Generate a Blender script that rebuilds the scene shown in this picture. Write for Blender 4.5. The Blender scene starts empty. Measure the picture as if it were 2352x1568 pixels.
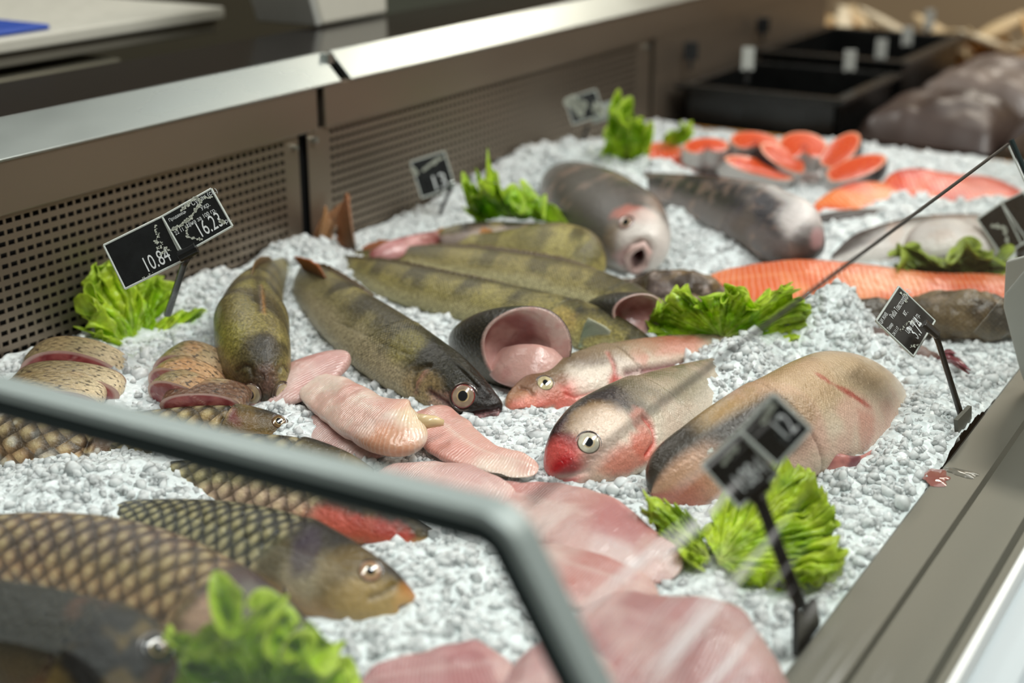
import bpy, math, random
import numpy as np
from mathutils import Vector, Matrix
from mathutils.bvhtree import BVHTree

S = bpy.context.scene
COL = S.collection
random.seed(7)
RNG = np.random.default_rng(11)

# ---------------------------------------------------------------- camera
CAMZ = 0.42                       # metres above the ice surface
FPX = 3267.0                      # 50 mm lens on a 36 mm wide frame of 2352 px
PITCH = math.atan(1184.0 / FPX)
YAW = math.radians(31.4)
cam_h = np.array([-math.sin(YAW), math.cos(YAW), 0.0])
cam_r = np.array([math.cos(YAW), math.sin(YAW), 0.0])
cam_f = cam_h * math.cos(PITCH) + np.array([0, 0, -math.sin(PITCH)])
cam_u = np.cross(cam_r, cam_f)
CAM = np.array([0.0, 0.0, CAMZ])
cd = bpy.data.cameras.new('camera')
cam = bpy.data.objects.new('camera', cd)
COL.objects.link(cam)
cam.matrix_world = Matrix(((cam_r[0], cam_u[0], -cam_f[0], 0), (cam_r[1], cam_u[1], -cam_f[1], 0),
                           (cam_r[2], cam_u[2], -cam_f[2], CAMZ), (0, 0, 0, 1)))
cd.sensor_width = 36.0
cd.lens = 50.0
cd.clip_start = 0.02
cd.clip_end = 60
cd.dof.use_dof = True
cd.dof.focus_distance = 1.03
cd.dof.aperture_fstop = 3.6
cd.dof.aperture_blades = 9
S.camera = cam

# ---------------------------------------------------------------- view transform
S.view_settings.view_transform = 'Standard'
S.view_settings.look = 'None'
S.view_settings.gamma = 1.0
S.view_settings.exposure = -0.36
S.view_settings.use_curve_mapping = False


def lin(c):
    c = np.asarray(c, float) / 255.0
    return np.where(c <= 0.04045, c / 12.92, ((c + 0.055) / 1.055) ** 2.4)


def L4(c):
    return tuple(lin(c)) + (1.0,)


# ---------------------------------------------------------------- world: the market hall around the counter
W = bpy.data.worlds.new('market_hall')
S.world = W
W.use_nodes = True
nt = W.node_tree
nt.nodes.clear()
wo = nt.nodes.new('ShaderNodeOutputWorld')
bg = nt.nodes.new('ShaderNodeBackground')
tc = nt.nodes.new('ShaderNodeTexCoord')
sp = nt.nodes.new('ShaderNodeSeparateXYZ')
mr = nt.nodes.new('ShaderNodeMapRange')
mr.inputs['From Min'].default_value = -0.3
mr.inputs['From Max'].default_value = 1.0
cr = nt.nodes.new('ShaderNodeValToRGB')
cr.color_ramp.elements[0].position = 0.0
cr.color_ramp.elements[0].color = L4((60, 50, 42))
cr.color_ramp.elements[1].position = 1.0
cr.color_ramp.elements[1].color = L4((150, 156, 152))
e = cr.color_ramp.elements.new(0.3)
e.color = L4((118, 100, 84))
e = cr.color_ramp.elements.new(0.5)
e.color = L4((140, 136, 126))
nt.links.new(tc.outputs['Generated'], sp.inputs[0])
nt.links.new(sp.outputs['Z'], mr.inputs['Value'])
nt.links.new(mr.outputs[0], cr.inputs[0])
nt.links.new(cr.outputs[0], bg.inputs[0])
bg.inputs[1].default_value = 0.75
nt.links.new(bg.outputs[0], wo.inputs[0])


# ---------------------------------------------------------------- the hall's ceiling lamps and an added one
def area(name, loc, rot, sx, sy, power, col):
    d = bpy.data.lights.new(name, 'AREA')
    d.shape = 'RECTANGLE'
    d.size = sx
    d.size_y = sy
    d.energy = power
    d.color = col
    o = bpy.data.objects.new(name, d)
    COL.objects.link(o)
    o.location = loc
    o.rotation_euler = rot
    return o


area('overhead_light', (-0.10, 0.10, 1.9), (0, 0, 0), 0.18, 1.1, 20, (0.97, 1.0, 0.97))
area('overhead_light', (0.30, 1.30, 1.8), (0, math.radians(15), 0), 0.18, 1.2, 32, (0.98, 1.0, 0.97))  # unseen lamp added to keep the middle of the ice lit
area('overhead_light', (-0.35, 3.3, 1.9), (0, 0, 0), 0.5, 1.8, 5.5, (0.97, 1.0, 0.97))
area('overhead_light', (-2.4, 1.6, 2.3), (0, math.radians(-35), 0), 0.4, 2.4, 36, (1.0, 0.98, 0.92))
area('overhead_light', (1.2, 2.4, 2.2), (0, math.radians(35), 0), 0.3, 2.4, 30, (1.0, 0.93, 0.84))
area('overhead_light', (-0.4, 4.6, 2.3), (math.radians(-10), 0, 0), 1.6, 0.4, 44, (1.0, 0.9, 0.76))
# ---------------------------------------------------------------- sight lines from the lens to planes of the place
def ray(px, py):
    return cam_f * FPX + cam_r * (px - 1176.0) - cam_u * (py - 784.0)


def Zp(px, py, z=0.0):
    d = ray(px, py)
    return CAM + d * ((z - CAMZ) / d[2])


def Xp(px, py, x):
    d = ray(px, py)
    return CAM + d * (x / d[0])


def Dp(px, py, depth):
    return CAM + ray(px, py) * (depth / FPX)


def proj(P):
    V = np.asarray(P) - CAM
    w = V @ cam_f
    return np.stack([1176.0 + FPX * (V @ cam_r) / w, 784.0 - FPX * (V @ cam_u) / w], -1)


def unit(v):
    return v / (np.linalg.norm(v) + 1e-12)


# ---------------------------------------------------------------- noise
def _h(i, j, k):
    n = (i * 73856093) ^ (j * 19349663) ^ (k * 83492791)
    n = (n ^ (n >> 13)) * 1274126177 & 0x7fffffff
    n = (n ^ (n >> 16)) * 668265263 & 0x7fffffff
    return (n ^ (n >> 15)) % 65536 / 65535.0


def vnoise(P):
    P = np.asarray(P, float)
    I = np.floor(P).astype(np.int64)
    F = P - I
    F = F * F * (3 - 2 * F)
    r = 0
    for a in (0, 1):
        for b in (0, 1):
            for c in (0, 1):
                w = (F[..., 0] if a else 1 - F[..., 0]) * (F[..., 1] if b else 1 - F[..., 1]) * (F[..., 2] if c else 1 - F[..., 2])
                r = r + w * _h(I[..., 0] + a, I[..., 1] + b, I[..., 2] + c)
    return r


def fbm(P, sc, oct=4, seed=0.0):
    P = np.asarray(P, float) * sc + seed * 17.3
    r = 0
    a = 0.5
    t = 0
    for _ in range(oct):
        r = r + a * vnoise(P)
        t += a
        a *= 0.5
        P = P * 2.03 + 11.7
    return r / t


def sst(x, a, b):
    t = np.clip((x - a) / (b - a), 0, 1)
    return t * t * (3 - 2 * t)


def mixc(A, B, t):
    return A + (np.asarray(B) - A) * np.asarray(t)[..., None]


# ---------------------------------------------------------------- objects
def tag(o, label=None, cat=None, group=None, kind=None):
    if label: o['label'] = label
    if cat: o['category'] = cat
    if group: o['group'] = group
    if kind: o['kind'] = kind
    return o


def empty(name, loc=(0, 0, 0)):
    o = bpy.data.objects.new(name, None)
    o.empty_display_size = 0.02
    COL.objects.link(o)
    o.location = loc
    return o


def mesh(name, V, F, mats, parent=None, col=None, smooth=True, uv=None, scl=None, fm=None):
    """V (n,3); F (m,k) or list; vertex colour col (n,3) linear; uv per vertex; scl per vertex float"""
    V = np.asarray(V, float)
    me = bpy.data.meshes.new(name)
    if isinstance(F, np.ndarray):
        k = F.shape[1]
        me.vertices.add(len(V))
        me.vertices.foreach_set('co', V.astype(np.float32).ravel())
        me.loops.add(F.size)
        me.loops.foreach_set('vertex_index', F.astype(np.int32).ravel())
        me.polygons.add(len(F))
        me.polygons.foreach_set('loop_start', np.arange(0, F.size, k, dtype=np.int32))
        me.polygons.foreach_set('loop_total', np.full(len(F), k, dtype=np.int32))
        me.update(calc_edges=True)
        li = F.ravel()
    else:
        me.from_pydata([tuple(v) for v in V], [], [tuple(f) for f in F])
        me.update()
        li = np.zeros(len(me.loops), dtype=np.int32)
        me.loops.foreach_get('vertex_index', li)
    me.polygons.foreach_set('use_smooth', np.full(len(me.polygons), smooth))
    if fm is not None:
        me.polygons.foreach_set('material_index', np.asarray(fm, dtype=np.int32))
    if col is not None:
        a = me.color_attributes.new('Col', 'FLOAT_COLOR', 'POINT')
        c = np.ones((len(V), 4), np.float32)
        c[:, :3] = np.clip(col, 0, 1)
        a.data.foreach_set('color', c.ravel())
    if scl is not None:
        a = me.attributes.new('Scl', 'FLOAT', 'POINT')
        a.data.foreach_set('value', np.asarray(scl, np.float32))
    if uv is not None:
        u = me.uv_layers.new(name='UV')
        u.data.foreach_set('uv', np.asarray(uv, np.float32)[li].ravel())
    for m in (mats if isinstance(mats, (list, tuple)) else [mats]):
        me.materials.append(m)
    me.validate()
    o = bpy.data.objects.new(name, me)
    COL.objects.link(o)
    if parent is not None:
        o.parent = parent
        o.matrix_parent_inverse = Matrix.Translation(-Vector(parent.location))
    return o


class MB:
    """collects boxes, prisms and tubes into one mesh"""
    def __init__(s):
        s.V = []; s.F = []

    def add(s, V, F):
        b = len(s.V)
        s.V += [tuple(v) for v in V]
        s.F += [tuple(b + i for i in f) for f in F]

    def box(s, lo, hi, M=None):
        c = [(x, y, z) for x in (lo[0], hi[0]) for y in (lo[1], hi[1]) for z in (lo[2], hi[2])]
        if M is not None: c = [tuple(M @ Vector(p)) for p in c]
        s.add(c, [(0, 1, 3, 2), (4, 6, 7, 5), (0, 4, 5, 1), (2, 3, 7, 6), (0, 2, 6, 4), (1, 5, 7, 3)])

    def prism_y(s, prof, y0, y1):
        n = len(prof)
        V = [(p[0], y0, p[1]) for p in prof] + [(p[0], y1, p[1]) for p in prof]
        F = [(i, (i + 1) % n, n + (i + 1) % n, n + i) for i in range(n)]
        F += [tuple(range(n - 1, -1, -1)), tuple(range(n, 2 * n))]
        s.add(V, F)

    def tube(s, pts, r, n=10, ell=(1, 1), upv=None):
        pts = [np.asarray(p, float) for p in pts]
        rr = r if isinstance(r, (list, tuple)) else [r] * len(pts)
        V = []; F = []
        up = np.array(upv if upv is not None else (0.0, 0.0, 1.0))
        for i, p in enumerate(pts):
            t = unit(pts[min(i + 1, len(pts) - 1)] - pts[max(i - 1, 0)])
            a = np.cross(t, up)
            if np.linalg.norm(a) < 1e-3: a = np.cross(t, np.array((1.0, 0, 0)))
            a = unit(a); b = unit(np.cross(a, t))
            for k in range(n):
                q = 2 * math.pi * (k + .5) / n
                V.append(p + (a * math.cos(q) * ell[0] + b * math.sin(q) * ell[1]) * rr[i])
        m = len(pts)
        for i in range(m - 1):
            for k in range(n):
                F.append((i * n + k, i * n + (k + 1) % n, (i + 1) * n + (k + 1) % n, (i + 1) * n + k))
        F.append(tuple(range(n - 1, -1, -1)))
        F.append(tuple((m - 1) * n + k for k in range(n)))
        s.add(V, F)

    def build(s, name, m, parent=None, smooth=False, bevel=0, col=None):
        o = mesh(name, np.array(s.V), s.F, m, parent, smooth=smooth)
        if bevel:
            b = o.modifiers.new('bevel', 'BEVEL')
            b.width = bevel
            b.segments = 2
            b.limit_method = 'ANGLE'
        return o


# ---------------------------------------------------------------- materials
def newmat(name):
    m = bpy.data.materials.new(name)
    m.use_nodes = True
    n = m.node_tree
    b = n.nodes['Principled BSDF']
    return m, n, b


def N(n, t, **kw):
    x = n.nodes.new(t)
    for k, v in kw.items():
        if k in x.inputs: x.inputs[k].default_value = v
        else: setattr(x, k, v)
    return x


def math_(n, op, a, b=None, c=None):
    x = n.nodes.new('ShaderNodeMath')
    x.operation = op
    for i, v in enumerate((a, b, c)):
        if v is None: continue
        if isinstance(v, (int, float)): x.inputs[i].default_value = v
        else: n.links.new(v, x.inputs[i])
    return x.outputs[0]


def plain(name, c, rough=.5, metal=0, spec=.5, noise=0, nscale=60, bump=0, coat=0, stretch=None, emis=None):
    m, n, b = newmat(name)
    b.inputs['Base Color'].default_value = L4(c)
    b.inputs['Roughness'].default_value = rough
    b.inputs['Metallic'].default_value = metal
    b.inputs['Specular IOR Level'].default_value = spec
    b.inputs['Coat Weight'].default_value = coat
    if noise or bump:
        t = N(n, 'ShaderNodeTexCoord')
        mp = N(n, 'ShaderNodeMapping')
        if stretch: mp.inputs['Scale'].default_value = stretch
        n.links.new(t.outputs['Object'], mp.inputs[0])
        z = N(n, 'ShaderNodeTexNoise')
        z.inputs['Scale'].default_value = nscale
        z.inputs['Detail'].default_value = 5
        n.links.new(mp.outputs[0], z.inputs['Vector'])
        if noise:
            mx = N(n, 'ShaderNodeMix', data_type='RGBA')
            n.links.new(z.outputs['Fac'], mx.inputs['Factor'])
            c1 = np.clip(lin(c) * (1 - noise), 0, 1); c2 = np.clip(lin(c) * (1 + noise), 0, 1)
            mx.inputs['A'].default_value = tuple(c1) + (1,)
            mx.inputs['B'].default_value = tuple(c2) + (1,)
            n.links.new(mx.outputs['Result'], b.inputs['Base Color'])
            rr = N(n, 'ShaderNodeMapRange')
            rr.inputs['To Min'].default_value = max(.03, rough - .12)
            rr.inputs['To Max'].default_value = min(1, rough + .12)
            n.links.new(z.outputs['Fac'], rr.inputs['Value'])
            n.links.new(rr.outputs[0], b.inputs['Roughness'])
        if bump:
            bp = N(n, 'ShaderNodeBump')
            bp.inputs['Strength'].default_value = bump
            bp.inputs['Distance'].default_value = .002
            n.links.new(z.outputs['Fac'], bp.inputs['Height'])
            n.links.new(bp.outputs[0], b.inputs['Normal'])
    return m


def skin(name, size=.006, aspect=1.0, contrast=.5, bump=.4, rough=.32, coat=.5, speck=.25, lightc=(214, 200, 150), metal=0.0, specks=900, flecks=0.0):
    """wet fish skin: painted pigment times a lattice of scales in (length, girth) metres"""
    m, n, b = newmat(name)
    at = N(n, 'ShaderNodeAttribute', attribute_name='Col')
    sc = N(n, 'ShaderNodeAttribute', attribute_name='Scl')
    uv = N(n, 'ShaderNodeUVMap', uv_map='UV')
    mp = N(n, 'ShaderNodeMapping')
    mp.inputs['Scale'].default_value = (1 / size, aspect / size, 1)
    mp.inputs['Rotation'].default_value = (0, 0, math.radians(45))
    wn = N(n, 'ShaderNodeTexNoise')
    wn.inputs['Scale'].default_value = 40
    n.links.new(uv.outputs[0], wn.inputs['Vector'])
    mxw = N(n, 'ShaderNodeMix', data_type='VECTOR')
    mxw.inputs['Factor'].default_value = .0
    n.links.new(uv.outputs[0], mxw.inputs['A'])
    n.links.new(mxw.outputs['Result'], mp.inputs[0]) if False else n.links.new(uv.outputs[0], mp.inputs[0])
    vo = N(n, 'ShaderNodeTexVoronoi', voronoi_dimensions='2D')
    vo.inputs['Scale'].default_value = 1
    vo.inputs['Randomness'].default_value = .22
    n.links.new(mp.outputs[0], vo.inputs['Vector'])
    sub = N(n, 'ShaderNodeVectorMath', operation='SUBTRACT')
    n.links.new(mp.outputs[0], sub.inputs[0])
    n.links.new(vo.outputs['Position'], sub.inputs[1])
    dot = N(n, 'ShaderNodeVectorMath', operation='DOT_PRODUCT')
    dot.inputs[1].default_value = (.7071, .7071, 0)
    n.links.new(sub.outputs[0], dot.inputs[0])
    # light toward the tail edge of each scale, dark where the next one covers it
    g = N(n, 'ShaderNodeMapRange')
    g.inputs['From Min'].default_value = -.5
    g.inputs['From Max'].default_value = .45
    n.links.new(dot.outputs['Value'], g.inputs['Value'])
    dist = math_(n, 'SUBTRACT', 1.0, math_(n, 'MULTIPLY', vo.outputs['Distance'], 1.1))
    pat = math_(n, 'MULTIPLY', g.outputs[0], dist)
    pm = N(n, 'ShaderNodeMapRange')
    pm.inputs['From Min'].default_value = .1
    pm.inputs['From Max'].default_value = .6
    n.links.new(pat, pm.inputs['Value'])
    dk = N(n, 'ShaderNodeMix', data_type='RGBA', blend_type='MULTIPLY')
    fac = math_(n, 'MULTIPLY', math_(n, 'SUBTRACT', 1.0, pm.outputs[0]), math_(n, 'MULTIPLY', sc.outputs['Fac'], contrast))
    n.links.new(fac, dk.inputs['Factor'])
    n.links.new(at.outputs['Color'], dk.inputs['A'])
    dk.inputs['B'].default_value = (.07, .07, .06, 1)
    lt = N(n, 'ShaderNodeMix', data_type='RGBA')
    f2 = math_(n, 'MULTIPLY', math_(n, 'POWER', pm.outputs[0], 3.0), math_(n, 'MULTIPLY', sc.outputs['Fac'], contrast * .55))
    n.links.new(f2, lt.inputs['Factor'])
    n.links.new(dk.outputs['Result'], lt.inputs['A'])
    lt.inputs['B'].default_value = L4(lightc)
    # fine speckle
    tcn = N(n, 'ShaderNodeTexCoord')
    nz = N(n, 'ShaderNodeTexNoise')
    nz.inputs['Scale'].default_value = specks
    nz.inputs['Detail'].default_value = 3
    n.links.new(tcn.outputs['Object'], nz.inputs['Vector'])
    nm = N(n, 'ShaderNodeMapRange')
    nm.inputs['From Min'].default_value = .3
    nm.inputs['From Max'].default_value = .7
    nm.inputs['To Min'].default_value = 1 - speck
    nm.inputs['To Max'].default_value = 1 + speck
    n.links.new(nz.outputs['Fac'], nm.inputs['Value'])
    if flecks:      # short dark dashes between the scales
        fm_ = N(n, 'ShaderNodeMapping')
        fm_.inputs['Scale'].default_value = (520, 150, 1)
        n.links.new(uv.outputs[0], fm_.inputs[0])
        fz = N(n, 'ShaderNodeTexNoise', noise_dimensions='2D')
        fz.inputs['Scale'].default_value = 1
        fz.inputs['Detail'].default_value = 1
        n.links.new(fm_.outputs[0], fz.inputs['Vector'])
        fr_ = N(n, 'ShaderNodeMapRange')
        fr_.inputs['From Min'].default_value = .60
        fr_.inputs['From Max'].default_value = .68
        n.links.new(fz.outputs['Fac'], fr_.inputs['Value'])
        fx = N(n, 'ShaderNodeMix', data_type='RGBA')
        n.links.new(math_(n, 'MULTIPLY', math_(n, 'MULTIPLY', fr_.outputs[0], sc.outputs['Fac']), flecks), fx.inputs['Factor'])
        n.links.new(lt.outputs['Result'], fx.inputs['A'])
        fx.inputs['B'].default_value = L4((58, 46, 38))
        lt = fx
    mu = N(n, 'ShaderNodeVectorMath', operation='SCALE')
    n.links.new(lt.outputs['Result'], mu.inputs[0])
    n.links.new(nm.outputs[0], mu.inputs['Scale'])
    n.links.new(mu.outputs[0], b.inputs['Base Color'])
    # bump: scales + slime wrinkles
    hb = math_(n, 'MULTIPLY', pat, sc.outputs['Fac'])
    bp = N(n, 'ShaderNodeBump')
    bp.inputs['Strength'].default_value = bump
    bp.inputs['Distance'].default_value = size * .3
    n.links.new(hb, bp.inputs['Height'])
    nz2 = N(n, 'ShaderNodeTexNoise')
    nz2.inputs['Scale'].default_value = 260
    nz2.inputs['Detail'].default_value = 5
    n.links.new(tcn.outputs['Object'], nz2.inputs['Vector'])
    bp2 = N(n, 'ShaderNodeBump')
    bp2.inputs['Strength'].default_value = 1.0
    bp2.inputs['Distance'].default_value = .0012
    n.links.new(nz2.outputs['Fac'], bp2.inputs['Height'])
    n.links.new(bp.outputs[0], bp2.inputs['Normal'])
    n.links.new(bp2.outputs[0], b.inputs['Normal'])
    nz3 = N(n, 'ShaderNodeTexNoise')
    nz3.inputs['Scale'].default_value = 420
    nz3.inputs['Detail'].default_value = 2
    n.links.new(tcn.outputs['Object'], nz3.inputs['Vector'])
    bp3 = N(n, 'ShaderNodeBump')
    bp3.inputs['Strength'].default_value = 1.0
    bp3.inputs['Distance'].default_value = .0016
    n.links.new(nz3.outputs['Fac'], bp3.inputs['Height'])
    n.links.new(bp3.outputs[0], b.inputs['Coat Normal'])
    b.inputs['Roughness'].default_value = rough
    b.inputs['Specular IOR Level'].default_value = .32
    b.inputs['Coat Weight'].default_value = coat * .5
    b.inputs['Coat Roughness'].default_value = .07
    b.inputs['Metallic'].default_value = metal
    return m


def flesh(name, rough=.3, coat=.5, sss=.25, bump=.35, nsc=180, stria=0):
    m, n, b = newmat(name)
    at = N(n, 'ShaderNodeAttribute', attribute_name='Col')
    n.links.new(at.outputs['Color'], b.inputs['Base Color'])
    tcn = N(n, 'ShaderNodeTexCoord')
    nz = N(n, 'ShaderNodeTexNoise')
    nz.inputs['Scale'].default_value = nsc
    nz.inputs['Detail'].default_value = 6
    n.links.new(tcn.outputs['Object'], nz.inputs['Vector'])
    h = nz.outputs['Fac']
    if stria:
        uv = N(n, 'ShaderNodeUVMap', uv_map='UV')
        wv = N(n, 'ShaderNodeTexWave', wave_type='BANDS', bands_direction='X')
        wv.inputs['Scale'].default_value = stria
        wv.inputs['Distortion'].default_value = 3.0
        wv.inputs['Detail Scale'].default_value = .8
        n.links.new(uv.outputs[0], wv.inputs['Vector'])
        h = math_(n, 'ADD', h, math_(n, 'MULTIPLY', wv.outputs['Fac'], .20))
        mx = N(n, 'ShaderNodeMix', data_type='RGBA')
        n.links.new(math_(n, 'MULTIPLY', math_(n, 'POWER', wv.outputs['Fac'], 4.0), .20), mx.inputs['Factor'])
        n.links.new(at.outputs['Color'], mx.inputs['A'])
        mx.inputs['B'].default_value = L4((240, 225, 210))
        n.links.new(mx.outputs['Result'], b.inputs['Base Color'])
    bp = N(n, 'ShaderNodeBump')
    bp.inputs['Strength'].default_value = bump
    bp.inputs['Distance'].default_value = .0024
    n.links.new(h, bp.inputs['Height'])
    n.links.new(bp.outputs[0], b.inputs['Normal'])
    n.links.new(bp.outputs[0], b.inputs['Coat Normal'])
    b.inputs['Roughness'].default_value = rough
    b.inputs['Coat Weight'].default_value = coat
    b.inputs['Coat Roughness'].default_value = .12
    b.inputs['Subsurface Weight'].default_value = sss
    b.inputs['Subsurface Radius'].default_value = (1.0, .45, .3)
    b.inputs['Subsurface Scale'].default_value = .004
    return m


M = {}
M['skin_zander'] = skin('zander_skin', .0022, 1.0, .6, .5, .36, .35, .5, specks=520, flecks=.0)
M['skin_silver'] = skin('silver_carp_skin', .0020, 1.0, .14, .35, .27, .6, .12, metal=.05)
M['skin_carp'] = skin('carp_scales', .0115, .95, .85, .8, .3, .4, .12)
M['skin_carp_dense'] = skin('carp_scales_small', .009, .95, 1.0, .7, .3, .4, .12)
M['skin_slice'] = skin('sliced_fish_scales', .0046, .7, .16, .5, .3, .5, .15, lightc=(228, 205, 165), flecks=.85)
M['skin_black'] = skin('near_black_skin', .004, 1.0, .2, .3, .55, .0, .35)
M['skin_dark'] = skin('dark_fish_skin', .003, 1.0, .15, .3, .22, .7, .35)
M['flesh'] = flesh('white_fish_flesh', stria=150)
M['flesh_smooth'] = flesh('pink_fish_flesh')
M['salmon'] = flesh('salmon_flesh', .33, .4, .2, .35, 150, stria=55)
M['fin'] = flesh('fin_membrane', .35, .4, .0, .6, 400)


def ice_mat():
    m, n, b = newmat('wet_ice')
    b.inputs['Base Color'].default_value = (.84, .90, .90, 1)
    b.inputs['Roughness'].default_value = .14
    b.inputs['IOR'].default_value = 1.31
    b.inputs['Transmission Weight'].default_value = .15
    b.inputs['Subsurface Weight'].default_value = .7
    b.inputs['Subsurface Radius'].default_value = (1, 1, 1)
    b.inputs['Subsurface Scale'].default_value = .010
    b.inputs['Specular IOR Level'].default_value = .6
    return m


def snow_mat():
    m, n, b = newmat('packed_ice')
    b.inputs['Base Color'].default_value = (.76, .82, .82, 1)
    b.inputs['Roughness'].default_value = .3
    b.inputs['Coat Weight'].default_value = .4
    b.inputs['Coat Roughness'].default_value = .15
    t = N(n, 'ShaderNodeTexCoord')
    z = N(n, 'ShaderNodeTexVoronoi')
    z.inputs['Scale'].default_value = 170
    n.links.new(t.outputs['Object'], z.inputs['Vector'])
    bp = N(n, 'ShaderNodeBump')
    bp.inputs['Strength'].default_value = .8
    bp.inputs['Distance'].default_value = .003
    n.links.new(z.outputs['Distance'], bp.inputs['Height'])
    n.links.new(bp.outputs[0], b.inputs['Normal'])
    return m


def leaf_mat():
    m, n, b = newmat('lettuce_leaf')
    at = N(n, 'ShaderNodeAttribute', attribute_name='Col')
    t = N(n, 'ShaderNodeTexCoord')
    z = N(n, 'ShaderNodeTexNoise')
    z.inputs['Scale'].default_value = 130
    z.inputs['Detail'].default_value = 4
    n.links.new(t.outputs['Object'], z.inputs['Vector'])
    mm = N(n, 'ShaderNodeMapRange')
    mm.inputs['From Min'].default_value = .3
    mm.inputs['From Max'].default_value = .7
    mm.inputs['To Min'].default_value = .85
    mm.inputs['To Max'].default_value = 1.4
    n.links.new(z.outputs['Fac'], mm.inputs['Value'])
    mu = N(n, 'ShaderNodeVectorMath', operation='SCALE')
    n.links.new(at.outputs['Color'], mu.inputs[0])
    n.links.new(mm.outputs[0], mu.inputs['Scale'])
    n.links.new(mu.outputs[0], b.inputs['Base Color'])
    b.inputs['Roughness'].default_value = .38
    b.inputs['Coat Weight'].default_value = .15
    vo = N(n, 'ShaderNodeTexVoronoi', feature='DISTANCE_TO_EDGE')
    vo.inputs['Scale'].default_value = 120
    n.links.new(t.outputs['Object'], vo.inputs['Vector'])
    bp = N(n, 'ShaderNodeBump')
    bp.inputs['Strength'].default_value = .7
    bp.inputs['Distance'].default_value = .002
    n.links.new(vo.outputs['Distance'], bp.inputs['Height'])
    n.links.new(bp.outputs[0], b.inputs['Normal'])
    tr = N(n, 'ShaderNodeBsdfTranslucent')
    n.links.new(mu.outputs[0], tr.inputs['Color'])
    n.links.new(bp.outputs[0], tr.inputs['Normal'])
    mx = N(n, 'ShaderNodeMixShader')
    mx.inputs[0].default_value = .38
    n.links.new(b.outputs[0], mx.inputs[1])
    n.links.new(tr.outputs[0], mx.inputs[2])
    n.links.new(mx.outputs[0], n.nodes['Material Output'].inputs[0])
    return m


def glass_mat(name, lamp_streaks=False, tint=(.97, .985, .98)):
    m, n, b = newmat(name)
    n.nodes.remove(b)
    tr = N(n, 'ShaderNodeBsdfTransparent')
    tr.inputs[0].default_value = tint + (1,)
    gl = N(n, 'ShaderNodeBsdfGlossy')
    gl.inputs['Roughness'].default_value = .03
    fr = N(n, 'ShaderNodeLayerWeight')
    ff = math_(n, 'ADD', math_(n, 'MULTIPLY', math_(n, 'POWER', fr.outputs['Facing'], 5.0), .8), .05)
    mx = N(n, 'ShaderNodeMixShader')
    n.links.new(ff, mx.inputs[0])
    n.links.new(tr.outputs[0], mx.inputs[1])
    n.links.new(gl.outputs[0], mx.inputs[2])
    out = mx.outputs[0]
    if lamp_streaks:     # lamp reflections painted as white bands along the pane
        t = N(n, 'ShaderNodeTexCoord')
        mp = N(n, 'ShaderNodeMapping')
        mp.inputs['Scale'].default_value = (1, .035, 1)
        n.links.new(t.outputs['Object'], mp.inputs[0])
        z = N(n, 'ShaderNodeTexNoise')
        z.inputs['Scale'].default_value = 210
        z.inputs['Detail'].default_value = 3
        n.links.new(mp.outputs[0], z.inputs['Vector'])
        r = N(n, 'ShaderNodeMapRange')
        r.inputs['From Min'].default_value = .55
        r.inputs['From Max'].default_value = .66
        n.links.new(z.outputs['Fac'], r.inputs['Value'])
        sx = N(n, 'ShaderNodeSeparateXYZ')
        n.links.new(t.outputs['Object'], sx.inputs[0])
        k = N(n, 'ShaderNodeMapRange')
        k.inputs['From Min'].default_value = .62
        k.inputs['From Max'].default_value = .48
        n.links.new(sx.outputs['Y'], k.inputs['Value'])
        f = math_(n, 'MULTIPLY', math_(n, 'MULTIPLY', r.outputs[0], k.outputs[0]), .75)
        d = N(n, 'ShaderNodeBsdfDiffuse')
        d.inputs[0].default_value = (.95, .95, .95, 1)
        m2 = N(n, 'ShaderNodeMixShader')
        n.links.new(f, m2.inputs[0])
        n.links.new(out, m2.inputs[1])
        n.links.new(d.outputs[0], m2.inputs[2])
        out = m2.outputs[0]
    n.links.new(out, n.nodes['Material Output'].inputs[0])
    return m


M['ice'] = ice_mat()
M['snow'] = snow_mat()
M['leaf'] = leaf_mat()
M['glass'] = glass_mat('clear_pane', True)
M['glass_end'] = glass_mat('clear_end_pane')
M['steel_panel'] = plain('brushed_steel_panel', (150, 137, 122), .42, .85, noise=.12, nscale=9, stretch=(1, .25, 1))
M['steel_trim'] = plain('polished_steel_trim', (170, 176, 172), .3, .95, noise=.06, nscale=14, stretch=(1, .3, 1))
M['steel_rail'] = plain('dull_steel_rail', (134, 133, 124), .42, .8, noise=.12, nscale=20, stretch=(1, .3, 1))
M['steel_dark'] = plain('dark_steel', (60, 60, 58), .4, .6)
M['frame'] = plain('grey_frame_profile', (158, 170, 168), .35, .2)
M['frame_seal'] = plain('dark_seal_profile', (38, 50, 50), .6, spec=.2)
M['black'] = plain('black_plastic', (16, 17, 17), .3, noise=.2)
M['black_matte'] = plain('black_void', (9, 9, 9), .8)
M['black_gloss'] = plain('black_worktop', (30, 27, 26), .16, spec=.5)
M['white'] = plain('white_laminate', (205, 203, 190), .4, noise=.04)
M['bracket'] = plain('pale_grey_bracket', (178, 180, 174), .45, .1, noise=.06)
M['white_plastic'] = plain('white_bumper', (225, 228, 226), .35)
M['blue'] = plain('blue_plastic', (20, 70, 170), .4)
M['clear'] = plain('clear_acrylic_edge', (200, 206, 200), .2, spec=.7)
M['card'] = plain('black_price_card', (22, 25, 26), .28, noise=.5, nscale=90)
M['print'] = plain('white_print', (222, 226, 226), .5)
M['smear'] = plain('dried_white_smear', (196, 200, 186), .6)
M['amber'] = plain('amber_trim', (170, 118, 50), .45)
# ================================================================ THE SETTING
def struct(mb, name, m, **k):
    o = mb.build(name, m, **k)
    o['kind'] = 'structure'
    return o


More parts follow.
